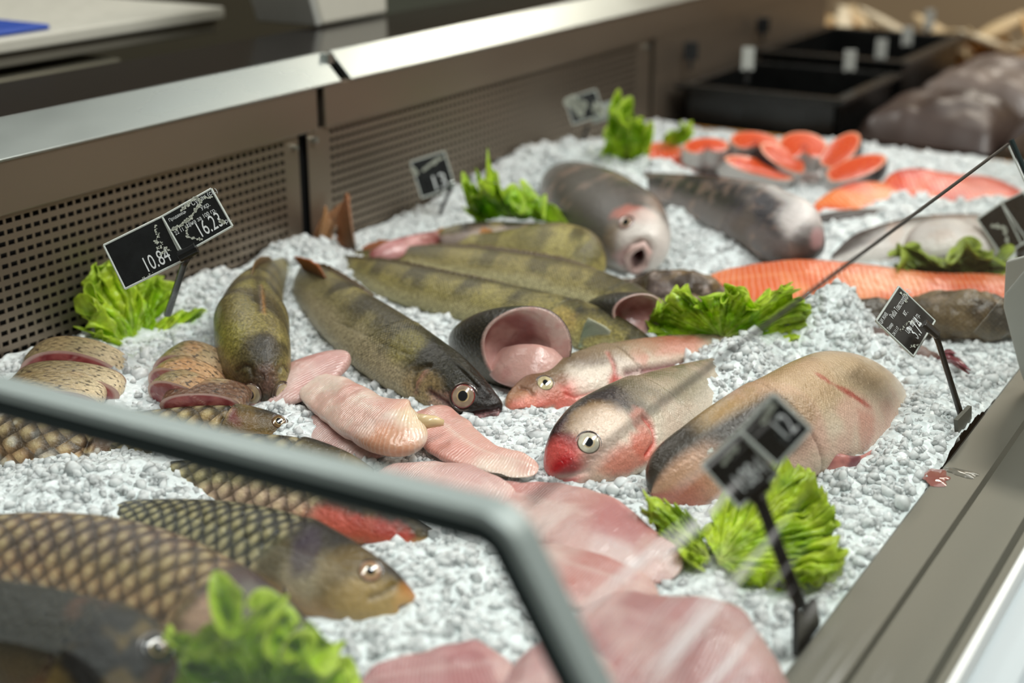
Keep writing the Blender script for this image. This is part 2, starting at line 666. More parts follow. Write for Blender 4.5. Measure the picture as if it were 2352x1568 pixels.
M['floor'] = plain('dark_tiled_floor', (92, 84, 74), .35, noise=.25, nscale=3)
M['hall_wall'] = plain('hall_wall_paint', (176, 154, 124), .7, noise=.1, nscale=2)
b = MB(); b.box((-8, -3, -1.02), (6, 11, -.98)); struct(b, 'floor', M['floor'])
b = MB(); b.box((-8, 5.8, -1), (6, 5.9, 3.2)); struct(b, 'wall_back', M['hall_wall'])
b = MB(); b.box((-7.0, -3, -1), (-6.9, 11, 3.2)); struct(b, 'wall_left', M['hall_wall'])

# ================================================================ THE ICE COUNTER
WX = -.92        # back wall of the well
RX = -.212       # inner lip of the customer rail
counter = empty('display_counter', (-.56, .9, -.06))
tag(counter, 'stainless steel refrigerated counter filled with crushed ice and fish', 'display counter')


def perforated(y0, y1, hy0, hy1, z1, rows=17, pitch=.0091):
    xs = WX - .004
    ny = int((hy1 - hy0) / pitch)
    hw, hh = .0064, .0042
    ys = [y0]
    for k in range(ny):
        ys += [hy0 + k * pitch, hy0 + k * pitch + hw]
    ys.append(y1)
    zs = [z1]
    for r in range(rows):
        zt = z1 - .005 - r * pitch
        zs += [zt, zt - hh]
    zs.append(-.06)
    V = []
    for z in zs:
        for y in ys: V.append((xs, y, z))
    n = len(ys)
    F = []
    for j in range(len(zs) - 1):
        for i in range(n - 1):
            if j % 2 == 1 and i % 2 == 1: continue
            F.append((j * n + i, (j + 1) * n + i, (j + 1) * n + i + 1, j * n + i + 1))
    o = mesh('perforated_panel', np.array(V), np.array(F), M['steel_panel'], counter, smooth=False)
    s = o.modifiers.new('thick', 'SOLIDIFY'); s.thickness = .0012; s.offset = -1
    return o


perforated(.30, 1.099, .36, 1.083, .1285)
perforated(1.1135, 1.905, 1.15, 1.862, .1285)
b = MB(); b.box((WX - .05, .2, -.06), (WX - .012, 1.91, .12)); b.build('air_duct', M['black_matte'], counter)
for y0, y1 in ((.2, 1.1275), (1.1395, 2.65)):
    b = MB(); b.box((WX - .010, y0, .1275), (WX, y1, .1715)); b.build('fascia_band', M['steel_panel'], counter, bevel=.0012)
for y0, y1 in ((.2, 1.1665), (1.1835, 2.65)):
    b = MB()
    b.prism_y([(WX + .0015, .1705), (WX + .0015, .1725), (-.9455, .199), (-.949, .199), (-.949, .190), (-.93, .1705)], y0, y1)
    b.build('sloped_trim', M['steel_trim'], counter, bevel=.0006)
b = MB(); b.box((-.95, 1.165, .1875), (-.934, 1.176, .1985)); b.build('joint_clip', M['steel_trim'], counter, bevel=.001)
b = MB(); b.box((-1.09, .2, .16), (-.9485, 2.65, .1965)); b.build('worktop', M['black_gloss'], counter, bevel=.001)
b = MB(); b.box((-1.08, .25, -.98), (-.97, 2.62, .158)); b.build('cabinet_back', M['steel_dark'], counter)
for y, z, rr in ((1.091, .116, .0025), (1.1225, .118, .0032), (1.888, .118, .0032)):
    b = MB(); b.tube([(WX - .006, y, z), (WX + .001, y, z)], rr, 14); b.build('screw', M['steel_trim'], counter)
b = MB(); b.box((WX - .004, 1.912, -.06), (WX, 2.65, .1275)); b.build('rear_panel', M['steel_panel'], counter)
b = MB(); b.box((-.93, .15, -.075), (-.20, 2.6, -.062)); b.build('ice_well', M['steel_dark'], counter)
# customer side rail
b = MB()
b.prism_y([(RX - .002, -.08), (RX - .002, -.001), (RX, .001), (-.1845, .001), (-.1825, -.0035), (-.149, -.0035), (-.146, -.009), (-.1395, -.009), (-.1395, -.08)], .1, 2.0)
b.build('front_rail', M['steel_rail'], counter)
b = MB(); b.prism_y([(-.1395, -.08), (-.1395, -.004), (-.1375, .001), (-.1335, .001), (-.1325, -.004), (-.1325, -.08)], .1, 2.0)
b.build('rail_edge', M['white_plastic'], counter)
M['bumper_face'] = plain('pale_bumper_face', (176, 186, 190), .4)
b = MB(); b.prism_y([(-.1325, -.5), (-.1325, -.012), (-.11, -.012), (-.105, -.016), (-.09, -.016), (-.085, -.03), (-.085, -.5)], .1, 2.0)
b.build('bumper', M['bumper_face'], counter)
# glazing: front pane leaning over the rail, end pane with its grey profile
gx0, gz0, gx1, gz1 = -.243, .184, -.137, .0
b = MB()
nx, nz = .003 * .866, .003 * .5
b.add([(gx0, .405, gz0), (gx1, .405, gz1), (gx1, 1.148, gz1), (gx0, 1.148, gz0),
       (gx0 + nx, .405, gz0 + nz), (gx1 + nx, .405, gz1 + nz), (gx1 + nx, 1.148, gz1 + nz), (gx0 + nx, 1.148, gz0 + nz)][:4], [(0, 1, 2, 3)])
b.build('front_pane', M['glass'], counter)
b = MB(); b.tube([(gx0, .41, gz0), (gx0, 1.148, gz0)], .0013, 8); b.build('pane_edge', M['steel_dark'], counter)
b = MB(); b.tube([(gx0, 1.1485, gz0), (gx1, 1.1485, gz1)], .0008, 6); b.build('pane_edge', M['clear'], counter)
b = MB(); b.tube([(gx0, 1.158, gz0 + .002), (gx1, 1.158, gz1)], .0022, 8); b.build('pane_seal', M['frame_seal'], counter)
b = MB(); b.add([(gx0, 1.158, gz0), (gx1, 1.158, gz1), (gx1, 2.0, gz1), (gx0, 2.0, gz0)], [(0, 1, 2, 3)]); b.build('front_pane', M['glass_end'], counter)
# bracket holding the panes
b = MB()
pts = [(-.224, .103), (-.205, .112), (-.120, .112), (-.120, -.002), (-.197, .004), (-.203, .016), (-.2215, .066)]
V = [(x, 1.100, z) for x, z in pts] + [(x, 1.1055, z) for x, z in pts]
n_ = len(pts)
b.add(V, [tuple(range(n_)), tuple(range(2 * n_ - 1, n_ - 1, -1))] + [(i, n_ + i, n_ + (i + 1) % n_, (i + 1) % n_) for i in range(n_)])
b.build('pane_bracket', M['bracket'], counter, bevel=.0012)
# end pane and profile at the near end of the counter
ep = [(-.92, .176), (-.255, .1855)]
cor = []
for k in range(9):
    a = math.radians(90 - k * 60 / 8)
    cor.append((-.255 + .022 * math.cos(a), .1635 + .022 * math.sin(a)))
path = [(-.95, .1670), (-.6, .1765)] + cor
dx, dz = .037 / .0705, -.06 / .0705
lx, lz = cor[-1]
path += [(lx + dx * .06, lz + dz * .06), (lx + dx * .14, lz + dz * .14), (lx + dx * .188, lz + dz * .188)]


def profile(y0, y1, w, inset, name, m):
    V = []; F = []
    P = [np.array((x, z)) for x, z in path]
    for i, p in enumerate(P):
        t = unit(P[min(i + 1, len(P) - 1)] - P[max(i - 1, 0)])
        nn = np.array((-t[1], t[0]))
        if nn[1] < 0: nn = -nn
        a = p - nn * inset; c = p - nn * (inset + w)
        V += [(a[0], y0, a[1]), (a[0], y1, a[1]), (c[0], y1, c[1]), (c[0], y0, c[1])]
    for i in range(len(P) - 1):
        for k in range(4):
            F.append((i * 4 + k, i * 4 + (k + 1) % 4, (i + 1) * 4 + (k + 1) % 4, (i + 1) * 4 + k))
    F += [(3, 2, 1, 0), tuple((len(P) - 1) * 4 + k for k in range(4))]
    bb = MB(); bb.add(V, F)
    return bb.build(name, m, counter, bevel=.0015)


profile(.3915, .4065, .0052, 0, 'end_frame', M['frame'])
profile(.3925, .4055, .0095, .0052, 'frame_seal', M['frame_seal'])
V = [(x - .004, .399, z - .006) for x, z in path] + [(path[-1][0], .399, -.05), (-.95, .399, -.05)]
b = MB(); b.add(V, [tuple(range(len(V)))]); b.build('end_pane', M['glass_end'], counter)

# meltwater on the rail
def puddle(px, py, r, col, name, label, cat, seed, el=(1, 1)):
    c = Zp(px, py, .0012)
    V = [(c[0], c[1], .0022)]; n = 48
    for ring, (rr, zz) in enumerate(((.7, .0021), (1, .0012))):
        for k in range(n):
            a = 2 * math.pi * k / n
            q = r * rr * (.55 + .9 * vnoise(np.array([math.cos(a) * 1.6 + seed, math.sin(a) * 1.6, seed])))
            V.append((c[0] + q * math.cos(a) * el[0], c[1] + q * math.sin(a) * el[1], zz))
    F = [(0, 1 + k, 1 + (k + 1) % n) for k in range(n)] + [(1 + k, 1 + n + k, 1 + n + (k + 1) % n, 1 + (k + 1) % n) for k in range(n)]
    o = mesh(name, np.array(V), F, plain(name + '_wet', col, .06, spec=.8, coat=.8))
    tag(o, label, cat)
    return o


puddle(2152, 1100, .010, (150, 92, 84), 'meltwater_puddle', 'pink meltwater puddle on the steel rail below the fish', 'puddle', 3, (.9, 1.5))
puddle(2205, 1085, .007, (120, 116, 106), 'meltwater_puddle', 'clear thin water trickle on the rail beside the pink puddle', 'puddle', 5, (1.6, .8))

# ================================================================ BEHIND THE COUNTER
wt = empty('preparation_table', (-1.9, .9, -1.0))
tag(wt, 'white topped preparation table with steel apron behind the counter', 'table')
b = MB(); b.box((-2.2, -.3, .190), (-1.267, 1.378, .205)); b.build('tabletop', M['white'], wt, bevel=.003)
b = MB(); b.box((-2.18, -.3, .174), (-1.275, 1.37, .189)); b.build('apron', plain('greige_steel_apron', (150, 146, 132), .4, .5), wt, bevel=.002)
b = MB(); b.box((-2.18, -.3, .135), (-1.272, 1.20, .163)); b.build('drawer_rail', plain('greige_steel_shelf', (132, 128, 112), .4, .5), wt, bevel=.002)
for x in (-1.31, -2.15):
    for y in (-.2, 1.33):
        b = MB(); b.box((x - .02, y - .02, -.98), (x + .02, y + .02, .134)); b.build('leg', M['steel_dark'], wt)
b = MB(); b.box((-1.37, .86, .2055), (-1.285, 1.113, .2115))
tag(b.build('cutting_board', M['blue'], bevel=.003), 'blue board lying on the white table, top left corner', 'cutting board')
# kitchen cabinet further back
b = MB(); b.box((-3.0, 1.7, -1), (-2.3, 4.2, .55))
kc = b.build('storage_cabinet', plain('dark_olive_cabinet', (62, 60, 50), .5), bevel=.004)
tag(kc, 'dark olive cabinet standing behind the white table', 'cabinet')
b = MB(); b.box((-2.3, 1.75, -.9), (-2.285, 2.9, .5)); b.build('door', plain('dark_olive_door', (70, 68, 56), .45), kc, bevel=.003)
b = MB(); b.box((-2.3, 2.95, -.9), (-2.285, 4.15, .5)); b.build('door', plain('grey_green_door', (88, 96, 88), .4), kc, bevel=.003)

# white scale housing at the far edge of the worktop
sc_ = empty('counter_scale', (-1.04, 1.5, .197))
tag(sc_, 'white counter scale on the black worktop, cut by the frame top', 'scale')
b = MB()
p0 = Zp(742, 58, .199); p1 = Zp(890, 30, .199)
tq = unit(p1 - p0); nq = np.array((-tq[1], tq[0], 0))
b.add([p0, p1, p1 + nq * .09, p0 + nq * .09] + [q + np.array((0, 0, .14)) - tq * .05 * (1 if k in (0, 3) else 0) for k, q in enumerate([p0, p1, p1 + nq * .09, p0 + nq * .09])],
      [(3, 2, 1, 0), (4, 5, 6, 7), (0, 1, 5, 4), (1, 2, 6, 5), (2, 3, 7, 6), (3, 0, 4, 7)])
b.build('housing', M['white'], sc_, bevel=.004)
b = MB()
q0 = p0 - tq * .012
b.add([q0, p0 - tq * .001, p0 + nq * .09 - tq * .001, q0 + nq * .09] + [q + np.array((0, 0, .14)) - tq * .05 for q in [q0, p0 - tq * .001, p0 + nq * .09 - tq * .001, q0 + nq * .09]],
      [(3, 2, 1, 0), (4, 5, 6, 7), (0, 1, 5, 4), (1, 2, 6, 5), (2, 3, 7, 6), (3, 0, 4, 7)])
b.build('side_plate', M['bracket'], sc_, bevel=.002)
# dark utensil tray and a white dish lying on the steel trim further along
b = MB(); b.box((-1.03, 1.95, .1975), (-.955, 2.35, .235))
tag(b.build('utensil_tray', M['black'], bevel=.004), 'black utensil tray lying on the counter edge at the top of the frame', 'tray')
b = MB(); b.tube([(-1.0, 1.84, .1975), (-1.0, 1.84, .204)], [.030, .036], 28)
tag(b.build('small_dish', M['white_plastic'], smooth=False), 'small pale dish on the worktop beside the black utensil tray', 'dish')

# ================================================================ THE NEXT SECTION: CRATES
b = MB(); b.box((WX, 1.913, -.06), (-.20, 1.925, -.004))
b.build('section_divider', M['steel_rail'], counter)
b = MB(); b.box((WX, 1.924, -.05), (-.20, 1.938, .0)); b.build('amber_edge', M['amber'], counter)


def crate(name, lo, hi, label, cat, m=None, group=None, wall=.008, grip=True):
    m = m or M['black']
    o = empty(name, ((lo[0] + hi[0]) / 2, (lo[1] + hi[1]) / 2, lo[2]))
    tag(o, label, cat, group)
    bb = MB()
    x0, y0, z0 = lo; x1, y1, z1 = hi
    bb.box(lo, (x1, y1, z0 + .006))
    bb.box((x0, y0, z0), (x1, y0 + wall, z1)); bb.box((x0, y1 - wall, z0), (x1, y1, z1))
    bb.box((x0, y0, z0), (x0 + wall, y1, z1)); bb.box((x1 - wall, y0, z0), (x1, y1, z1))
    bb.build('body', m, o, bevel=.002)
    r = MB()
    w = .012
    r.box((x0 - w, y0 - w, z1 - .004), (x1 + w, y0 + wall, z1 + .004)); r.box((x0 - w, y1 - wall, z1 - .004), (x1 + w, y1 + w, z1 + .004))
    r.box((x0 - w, y0 + wall, z1 - .004), (x0 + wall, y1 - wall, z1 + .004)); r.box((x1 - wall, y0 + wall, z1 - .004), (x1 + w, y1 - wall, z1 + .004))
    r.build('rim', m, o, bevel=.002)
    return o


crate('black_crate', (-.895, 1.965, -.055), (-.655, 2.22, .052), 'black plastic crate nearest the back panel in the next section', 'crate')
crate('black_crate', (-.895, 2.26, -.055), (-.655, 2.60, .066), 'large black crate behind the nearest one along the back panel', 'crate')
M['pack'] = plain('brown_plastic_film', (62, 48, 42), .42, noise=.7, nscale=14, coat=.1)
M['pack2'] = plain('grey_brown_film', (112, 98, 90), .42, noise=.5, nscale=18, coat=.1)
M['pack3'] = plain('rust_film', (98, 62, 42), .42, noise=.5, nscale=18, coat=.1)
k = 0
packs = [((-.635, 1.98, -.055), (-.44, 2.2, .050), 0, 'brown glossy pack between the nearest black crate and the other packs'),
         ((-.63, 2.24, -.05), (-.44, 2.40, .055), 1, 'grey glossy vacuum pack beside the large black crate'),
         ((-.425, 1.98, -.055), (-.235, 2.13, .064), 0, 'brown glossy pack lying furthest right at the front of the packs'),
         ((-.41, 2.15, -.055), (-.22, 2.35, .060), 1, 'grey brown glossy pack behind the front brown one'),
         ((-.40, 2.38, -.055), (-.20, 2.56, .062), 2, 'rust coloured pack in the middle of the packaged fish'),
         ((-.63, 2.42, -.055), (-.44, 2.60, .052), 1, 'grey pack furthest back beside the large black crate'),
         ((-.42, 2.58, -.055), (-.20, 2.66, .050), 0, 'dark brown pack at the back of the packaged fish')]
for lo, hi, mi, lb in packs:
    o = empty('vacuum_pack', ((lo[0] + hi[0]) / 2, (lo[1] + hi[1]) / 2, lo[2]))
    tag(o, lb, 'package', 'vacuum packs in the next section')
    mm = (M['pack'], M['pack2'], M['pack3'])[mi]
    # pillow shaped film body
    n1, n2 = 28, 20
    U, Vv = np.meshgrid(np.linspace(-1, 1, n1), np.linspace(-1, 1, n2), indexing='ij')
    dome = (1 - np.abs(U) ** 4) ** .5 * (1 - np.abs(Vv) ** 4) ** .5
    P = np.stack([(lo[0] + hi[0]) / 2 + U * (hi[0] - lo[0]) / 2, (lo[1] + hi[1]) / 2 + Vv * (hi[1] - lo[1]) / 2, np.zeros_like(U)], -1)
    wr = fbm(P, 30, 3, k) - .5
    zt = (lo[2] + hi[2]) / 2
    hz = (hi[2] - lo[2]) / 2
    A = P.copy(); A[..., 2] = zt + dome * hz * (1 + wr * .5)
    B = P.copy(); B[..., 2] = zt - dome * hz
    idx = np.arange(n1 * n2).reshape(n1, n2)
    f = np.stack([idx[:-1, :-1], idx[1:, :-1], idx[1:, 1:], idx[:-1, 1:]], -1).reshape(-1, 4)
    mesh('film', np.concatenate([A.reshape(-1, 3), B.reshape(-1, 3)]), np.concatenate([f, f[:, ::-1] + n1 * n2]), mm, o)
    bb = MB(); bb.box((lo[0] + .03, lo[1] - .004, zt - .002), (hi[0] - .03, lo[1] + .006, zt + .002)); bb.build('seam', mm, o)
    k += 1

# small clip-on shelf tags of the next section, blurred
def clip_tag(p, h, w, label, ang=0.0, m=None):
    o = empty('ticket_clip', tuple(p))
    tag(o, label, 'ticket clip', 'ticket clips in the next section')
    R = Matrix.Translation(Vector(p)) @ Matrix.Rotation(YAW + ang, 4, 'Z')
    bb = MB(); bb.box((-w / 2, -.001, h * .35), (w / 2, .001, h), R); bb.build('ticket', m or M['card'], o, bevel=.0005)
    bb = MB(); bb.box((-.003, -.003, 0), (.003, .0, h * .4), R); bb.build('stem', M['black'], o)


clip_tag(Xp(1585, 160, -.905), .042, .022, 'black ticket clip on the back panel, nearer of the two')
clip_tag(Xp(1750, 95, -.905), .040, .022, 'black ticket clip on the back panel, further of the two')
for (x, y, d, h, lb) in ((1715, 190, 2.1, .052, 'pale ticket clip standing at the rim left of the crates'),
                         (1948, 190, 2.2, .050, 'pale ticket clip in front of the large black crate'),
                         (2020, 160, 2.35, .050, 'pale ticket clip second along the crate rim'),
                         (2080, 128, 2.5, .050, 'pale ticket clip third along the crate rim'),
                         (2130, 95, 2.75, .060, 'furthest ticket clip before the dried fish')):
    clip_tag(Dp(x, y, d), h, .018, lb, m=M['bracket'])

# dried fish crates far back
M['dried'] = plain('dried_fish', (196, 170, 128), .5, noise=.35, nscale=30)
M['dried2'] = plain('dried_fish_gold', (186, 140, 78), .5, noise=.35, nscale=30)
M['dried3'] = plain('dried_fish_pale', (216, 200, 170), .5, noise=.25, nscale=30)
M['wood'] = plain('brown_wood_crate', (96, 70, 50), .6, noise=.3, nscale=6, stretch=(.3, 1, 1))
for (x0, x1, y0, y1, lb) in ((-1.12, -.82, 2.72, 3.05, 'brown crate heaped with dried fish, left at the far end'),
                             (-.79, -.46, 2.72, 3.05, 'brown crate heaped with dried fish, right at the far end')):
    crate('wooden_crate', (x0, y0, -.14), (x1, y1, -.01), lb, 'crate', M['wood'], 'crates of dried fish')
b = MB(); b.box((-1.4, 2.69, -.98), (-.2, 3.5, -.142)); tag(b.build('far_stall_base', M['wood'], bevel=.004), 'brown base of the far stall carrying the dried fish crates', 'stall')


def slab_fish(name, c, L, wd, th, yaw, tilt, m, label, cat, group, roll=0.0):
    """small dried fish: tapered body with a forked tail, as one thing"""
    n = 22; q = 12
    t = np.linspace(0, 1, n)
    half = wd / 2 * np.sin(np.pi * np.clip(t * .86 + .05, 0, 1)) ** .7
    half[-3:] = np.array((.5, .8, 1.0)) * wd * .42
    thk = th / 2 * np.sin(np.pi * np.clip(t * .9 + .04, 0, 1)) ** .6
    a = np.arange(q) / q * 2 * np.pi
    X = np.repeat(t[:, None] * L - L / 2, q, 1)
    P = np.stack([X, np.cos(a)[None] * half[:, None], np.sin(a)[None] * thk[:, None]], -1)
    MM = Matrix.Translation(Vector(c)) @ Matrix.Rotation(yaw, 4, 'Z') @ Matrix.Rotation(tilt, 4, 'Y') @ Matrix.Rotation(roll, 4, 'X')
    MM = np.array(MM)
    P = P @ MM[:3, :3].T + MM[:3, 3]
    F = [(i * q + k, i * q + (k + 1) % q, (i + 1) * q + (k + 1) % q, (i + 1) * q + k) for i in range(n - 1) for k in range(q)]
    F += [tuple(range(q - 1, -1, -1)), tuple((n - 1) * q + k for k in range(q))]
    o = mesh(name, P.reshape(-1, 3), F, m)
    tag(o, label, cat, group)
    return o


rr_ = random.Random(5)
for i in range(64):
    left = i % 2 == 0
    x = rr_.uniform(-1.09, -.85) if left else rr_.uniform(-.76, -.49)
    y = rr_.uniform(2.80, 2.98)
    z = rr_.uniform(-.09, .06) - .12 * abs(x - (-.97 if left else -.62))
    slab_fish('dried_fish', (x, y, z), rr_.uniform(.11, .16), rr_.uniform(.035, .055), .018, rr_.uniform(-.6, 2.6), rr_.uniform(-.5, .5),
              (M['dried'], M['dried2'], M['dried3'])[i % 3], 'dried fish heaped in the ' + ('left' if left else 'right') + ' crate at the far end', 'dried fish',
              'dried fish in the ' + ('left' if left else 'right') + ' far crate', rr_.uniform(-.8, .8))
# ================================================================ LOFTED BODIES (fish, fillets)
def pchip(x, xs, ys):
    """smooth monotone-ish interpolation (Catmull-Rom on uneven knots)"""
    xs = np.asarray(xs, float); ys = np.asarray(ys, float)
    m = np.gradient(ys, xs, axis=0)
    i = np.clip(np.searchsorted(xs, x) - 1, 0, len(xs) - 2)
    h = (xs[i + 1] - xs[i]); t = (x - xs[i]) / h
    if ys.ndim > 1: t = t[:, None]; h = h[:, None]
    t2 = t * t; t3 = t2 * t
    return (2 * t3 - 3 * t2 + 1) * ys[i] + (t3 - 2 * t2 + t) * h * m[i] + (-2 * t3 + 3 * t2) * ys[i + 1] + (t3 - t2) * h * m[i + 1]


class Loft:
    pass


def section(th, a, b, p, pw):
    c = np.cos(th); s = np.sin(th)
    return np.sign(c) * np.abs(c) ** p * a, np.sign(s) * np.abs(s) ** pw * b


def gsm(a, sig):
    k = int(max(1, sig * 3)); w = np.exp(-.5 * (np.arange(-k, k + 1) / sig) ** 2); w /= w.sum()
    b = np.concatenate([np.repeat(a[:1], k, 0), a, np.repeat(a[-1:], k, 0)])
    if a.ndim == 1: return np.convolve(b, w, 'valid')
    return np.stack([np.convolve(b[:, i], w, 'valid') for i in range(a.shape[1])], -1)


def loft(st, n=200, m=88, sink=.006, p=1.0, pw=.9, nsign=None, round0=True, round1=True, dens=1.0, zb=None, deg=3):
    """st rows: Tx,Ty,Bx,By,phi_deg,ratio[,z_base].  Each row is one cross-section seen between two silhouette
    points; the body rests on the ice (or on z_base)."""
    K = len(st)
    T = np.array([r[0:2] for r in st], float); B = np.array([r[2:4] for r in st], float)
    phi = np.radians([r[4] for r in st]); rat = np.array([r[5] for r in st], float)
    base = np.array([(r[6] if len(r) > 6 else (zb or 0.0)) for r in st], float) - sink
    mid = (T + B) / 2
    e = (T - B); L = np.linalg.norm(e, axis=1); e = e / L[:, None]
    a = np.full(K, .03); off = np.zeros((K, 2))
    C = np.array([Zp(mid[i, 0], mid[i, 1], .03) for i in range(K)])
    th = np.linspace(0, 2 * np.pi, 40, endpoint=False)
    for it in range(14):
        tt = np.concatenate([[0], np.cumsum(np.linalg.norm(mid[1:] - mid[:-1], axis=1))]); tt = tt / tt[-1]
        dg = min(deg, K - 2)
        pf = [np.polyfit(tt, C[:, j], dg) for j in range(3)]
        TG = np.stack([np.polyval(np.polyder(q_), tt) for q_ in pf], -1)
        TG /= np.linalg.norm(TG, axis=1)[:, None]
        for i in range(K):
            t = TG[i]
            n0 = np.cross(t, (0, 0, 1.0)); n0 = unit(n0)
            sg = nsign if nsign is not None else (1 if n0 @ cam_h > 0 else -1)
            n0 = n0 * sg
            zz = unit(np.cross(n0, t)); zz = zz if zz[2] > 0 else -zz
            U = math.cos(phi[i]) * zz + math.sin(phi[i]) * n0
            Wv = math.sin(phi[i]) * zz - math.cos(phi[i]) * n0
            c_, s_ = section(th, a[i], a[i] * rat[i], p, pw)
            pts = C[i] + c_[:, None] * U + s_[:, None] * Wv
            hz = C[i][2] - pts[:, 2].min()
            q = proj(pts) @ e[i]
            want = L[i]
            a[i] *= np.clip(want / (q.max() - q.min()), .5, 2.0)
            # centre: silhouette midpoint
            cz = base[i] + hz * np.clip(want / (q.max() - q.min()), .5, 2.0)
            mm_ = (q.max() + q.min()) / 2
            shift = mid[i] @ e[i] - mm_
            off[i] += e[i] * shift * .7
            C[i] = Zp(mid[i, 0] + off[i, 0], mid[i, 1] + off[i, 1], cz)
    C = np.stack([np.polyval(np.polyfit(tt, C[:, j], dg), tt) for j in range(3)], -1)
    # resample
    sl = np.concatenate([[0], np.cumsum(np.linalg.norm(np.diff(C, axis=0), axis=1))])
    x = np.linspace(0, sl[-1], n)
    if round0 or round1:      # denser rings near the ends
        u = np.linspace(0, 1, n); x = sl[-1] * (u + .08 * np.sin(2 * np.pi * u) * -1)
    Cc = pchip(x, sl, C); aa = np.maximum(pchip(x, sl, a), 2e-4); ph = pchip(x, sl, phi); rt = pchip(x, sl, rat)
    Cc = gsm(Cc, n * .015); aa = gsm(aa, n * .012)
    tg = gsm(np.gradient(Cc, axis=0), n * .04); tg /= np.linalg.norm(tg, axis=1)[:, None]
    n0 = np.cross(tg, np.array((0, 0, 1.0))); n0 /= np.linalg.norm(n0, axis=1)[:, None]
    sg = nsign if nsign is not None else (1 if (n0.mean(0) @ cam_h) > 0 else -1)
    n0 = n0 * sg
    zz = np.cross(n0, tg); zz *= np.sign(zz[:, 2:3])
    # rounding of the very ends
    f = np.ones(n)
    if round0:
        r0 = aa[0] * 1.0; q = np.clip(x / max(r0, 1e-4), 0, 1); f = f * np.sqrt(np.clip(1 - (1 - q) ** 2, .0, 1))
    if round1:
        r1 = aa[-1] * 1.0; q = np.clip((x[-1] - x) / max(r1, 1e-4), 0, 1); f = f * np.sqrt(np.clip(1 - (1 - q) ** 2, .0, 1))
    aa = aa * np.maximum(f, .02)
    U = np.cos(ph)[:, None] * zz + np.sin(ph)[:, None] * n0
    Wv = np.sin(ph)[:, None] * zz - np.cos(ph)[:, None] * n0
    TH = np.linspace(0, 2 * np.pi, m, endpoint=False)
    c_, s_ = section(TH, 1, 1, p, pw)
    P = Cc[:, None] + (c_[None] * aa[:, None])[..., None] * U[:, None] + (s_[None] * (aa * rt)[:, None])[..., None] * Wv[:, None]
    o = Loft()
    o.P = P; o.x = x; o.len = x[-1]; o.s = x / x[-1]; o.a = aa; o.b = aa * rt; o.TH = TH; o.n = n; o.m = m
    o.C = Cc; o.tg = tg; o.U = U; o.W = Wv
    g = (TH + np.pi) % (2 * np.pi) - np.pi      # signed girth angle, 0 at dorsal
    o.g = g
    o.S2 = np.repeat(o.s[:, None], m, 1)
    o.D2 = np.repeat(np.cos(TH)[None], n, 0)    # 1 dorsal .. -1 belly
    o.UV = np.stack([np.repeat(x[:, None], m, 1), aa.max() * np.repeat(g[None], n, 0) * .9], -1)
    idx = np.arange(n * m).reshape(n, m)
    o.F = np.stack([idx[:-1, :], idx[1:, :], np.roll(idx, -1, 1)[1:, :], np.roll(idx, -1, 1)[:-1, :]], -1).reshape(-1, 4)
    # make faces point outward
    i0 = n // 2
    v = P[i0]
    fn = np.cross(P[i0 + 1, 0] - P[i0, 0], P[i0, 1] - P[i0, 0])
    if fn @ (P[i0, 0] - Cc[i0]) < 0: o.F = o.F[:, ::-1]
    o.flip = 1
    o.col = np.zeros((n, m, 3)); o.scl = np.ones((n, m))
    return o


def normals(o):
    P = o.P
    du = np.gradient(P, axis=0); dv = (np.roll(P, -1, 1) - np.roll(P, 1, 1))
    nn = np.cross(du, dv); nn /= (np.linalg.norm(nn, axis=-1, keepdims=True) + 1e-12)
    out = P - o.C[:, None]
    s = np.sign((nn * out).sum(-1, keepdims=True)); s[s == 0] = 1
    return nn * s


def bvh_of(o):
    V = [tuple(v) for v in o.P.reshape(-1, 3)]
    return BVHTree.FromPolygons(V, [tuple(int(i) for i in f) for f in o.F])


def hit(bv, px, py):
    d = unit(ray(px, py))
    r = bv.ray_cast(Vector(CAM), Vector(d))
    if r[0] is None:
        # nearest surface point to the sight line
        best = None
        for t in np.linspace(.3, 2.6, 180):
            q = bv.find_nearest(Vector(CAM + d * t))
            if q[0] is not None and (best is None or q[3] < best[3]): best = q
        return np.array(best[0]), np.array(best[1])
    return np.array(r[0]), np.array(r[1])


def patch(o, bv, px, py, r, col, k=1.0, soft=.5, nz=.6, seed=0, sx=1.0, dirpx=None):
    """pigment blotch of radius r (m); optional stretch sx along a photo direction"""
    c, _ = hit(bv, px, py)
    D = o.P - c
    if dirpx is not None:
        c2, _ = hit(bv, px + dirpx[0], py + dirpx[1])
        ax = unit(c2 - c)
        al = (D @ ax)
        d = np.sqrt(np.maximum((D ** 2).sum(-1) - al ** 2, 0) + (al / sx) ** 2)
    else:
        d = np.linalg.norm(D, axis=-1)
    d = d / r + (fbm(o.P, 1.6 / r, 3, seed) - .5) * nz
    t = 1 - sst(d, 1 - soft, 1 + soft * .3)
    o.col = mixc(o.col, lin(col), t * k)


def line(o, bv, pts, w, depth=0.0, col=None, k=1.0, step=False):
    P3 = [hit(bv, *p)[0] for p in pts]
    best = np.full(o.P.shape[:2], 1e9)
    for a, b in zip(P3[:-1], P3[1:]):
        ab = b - a
        t = np.clip(((o.P - a) @ ab) / (ab @ ab + 1e-12), 0, 1)
        d = np.linalg.norm(o.P - (a + t[..., None] * ab), axis=-1)
        best = np.minimum(best, d)
    t = np.exp(-(best / w) ** 2)
    if depth: o.P = o.P - normals(o) * (t * depth)[..., None]
    if col is not None: o.col = mixc(o.col, lin(col), np.clip(t * k, 0, 1))


SOLIDS = []       # bodies that ice grains may not pierce


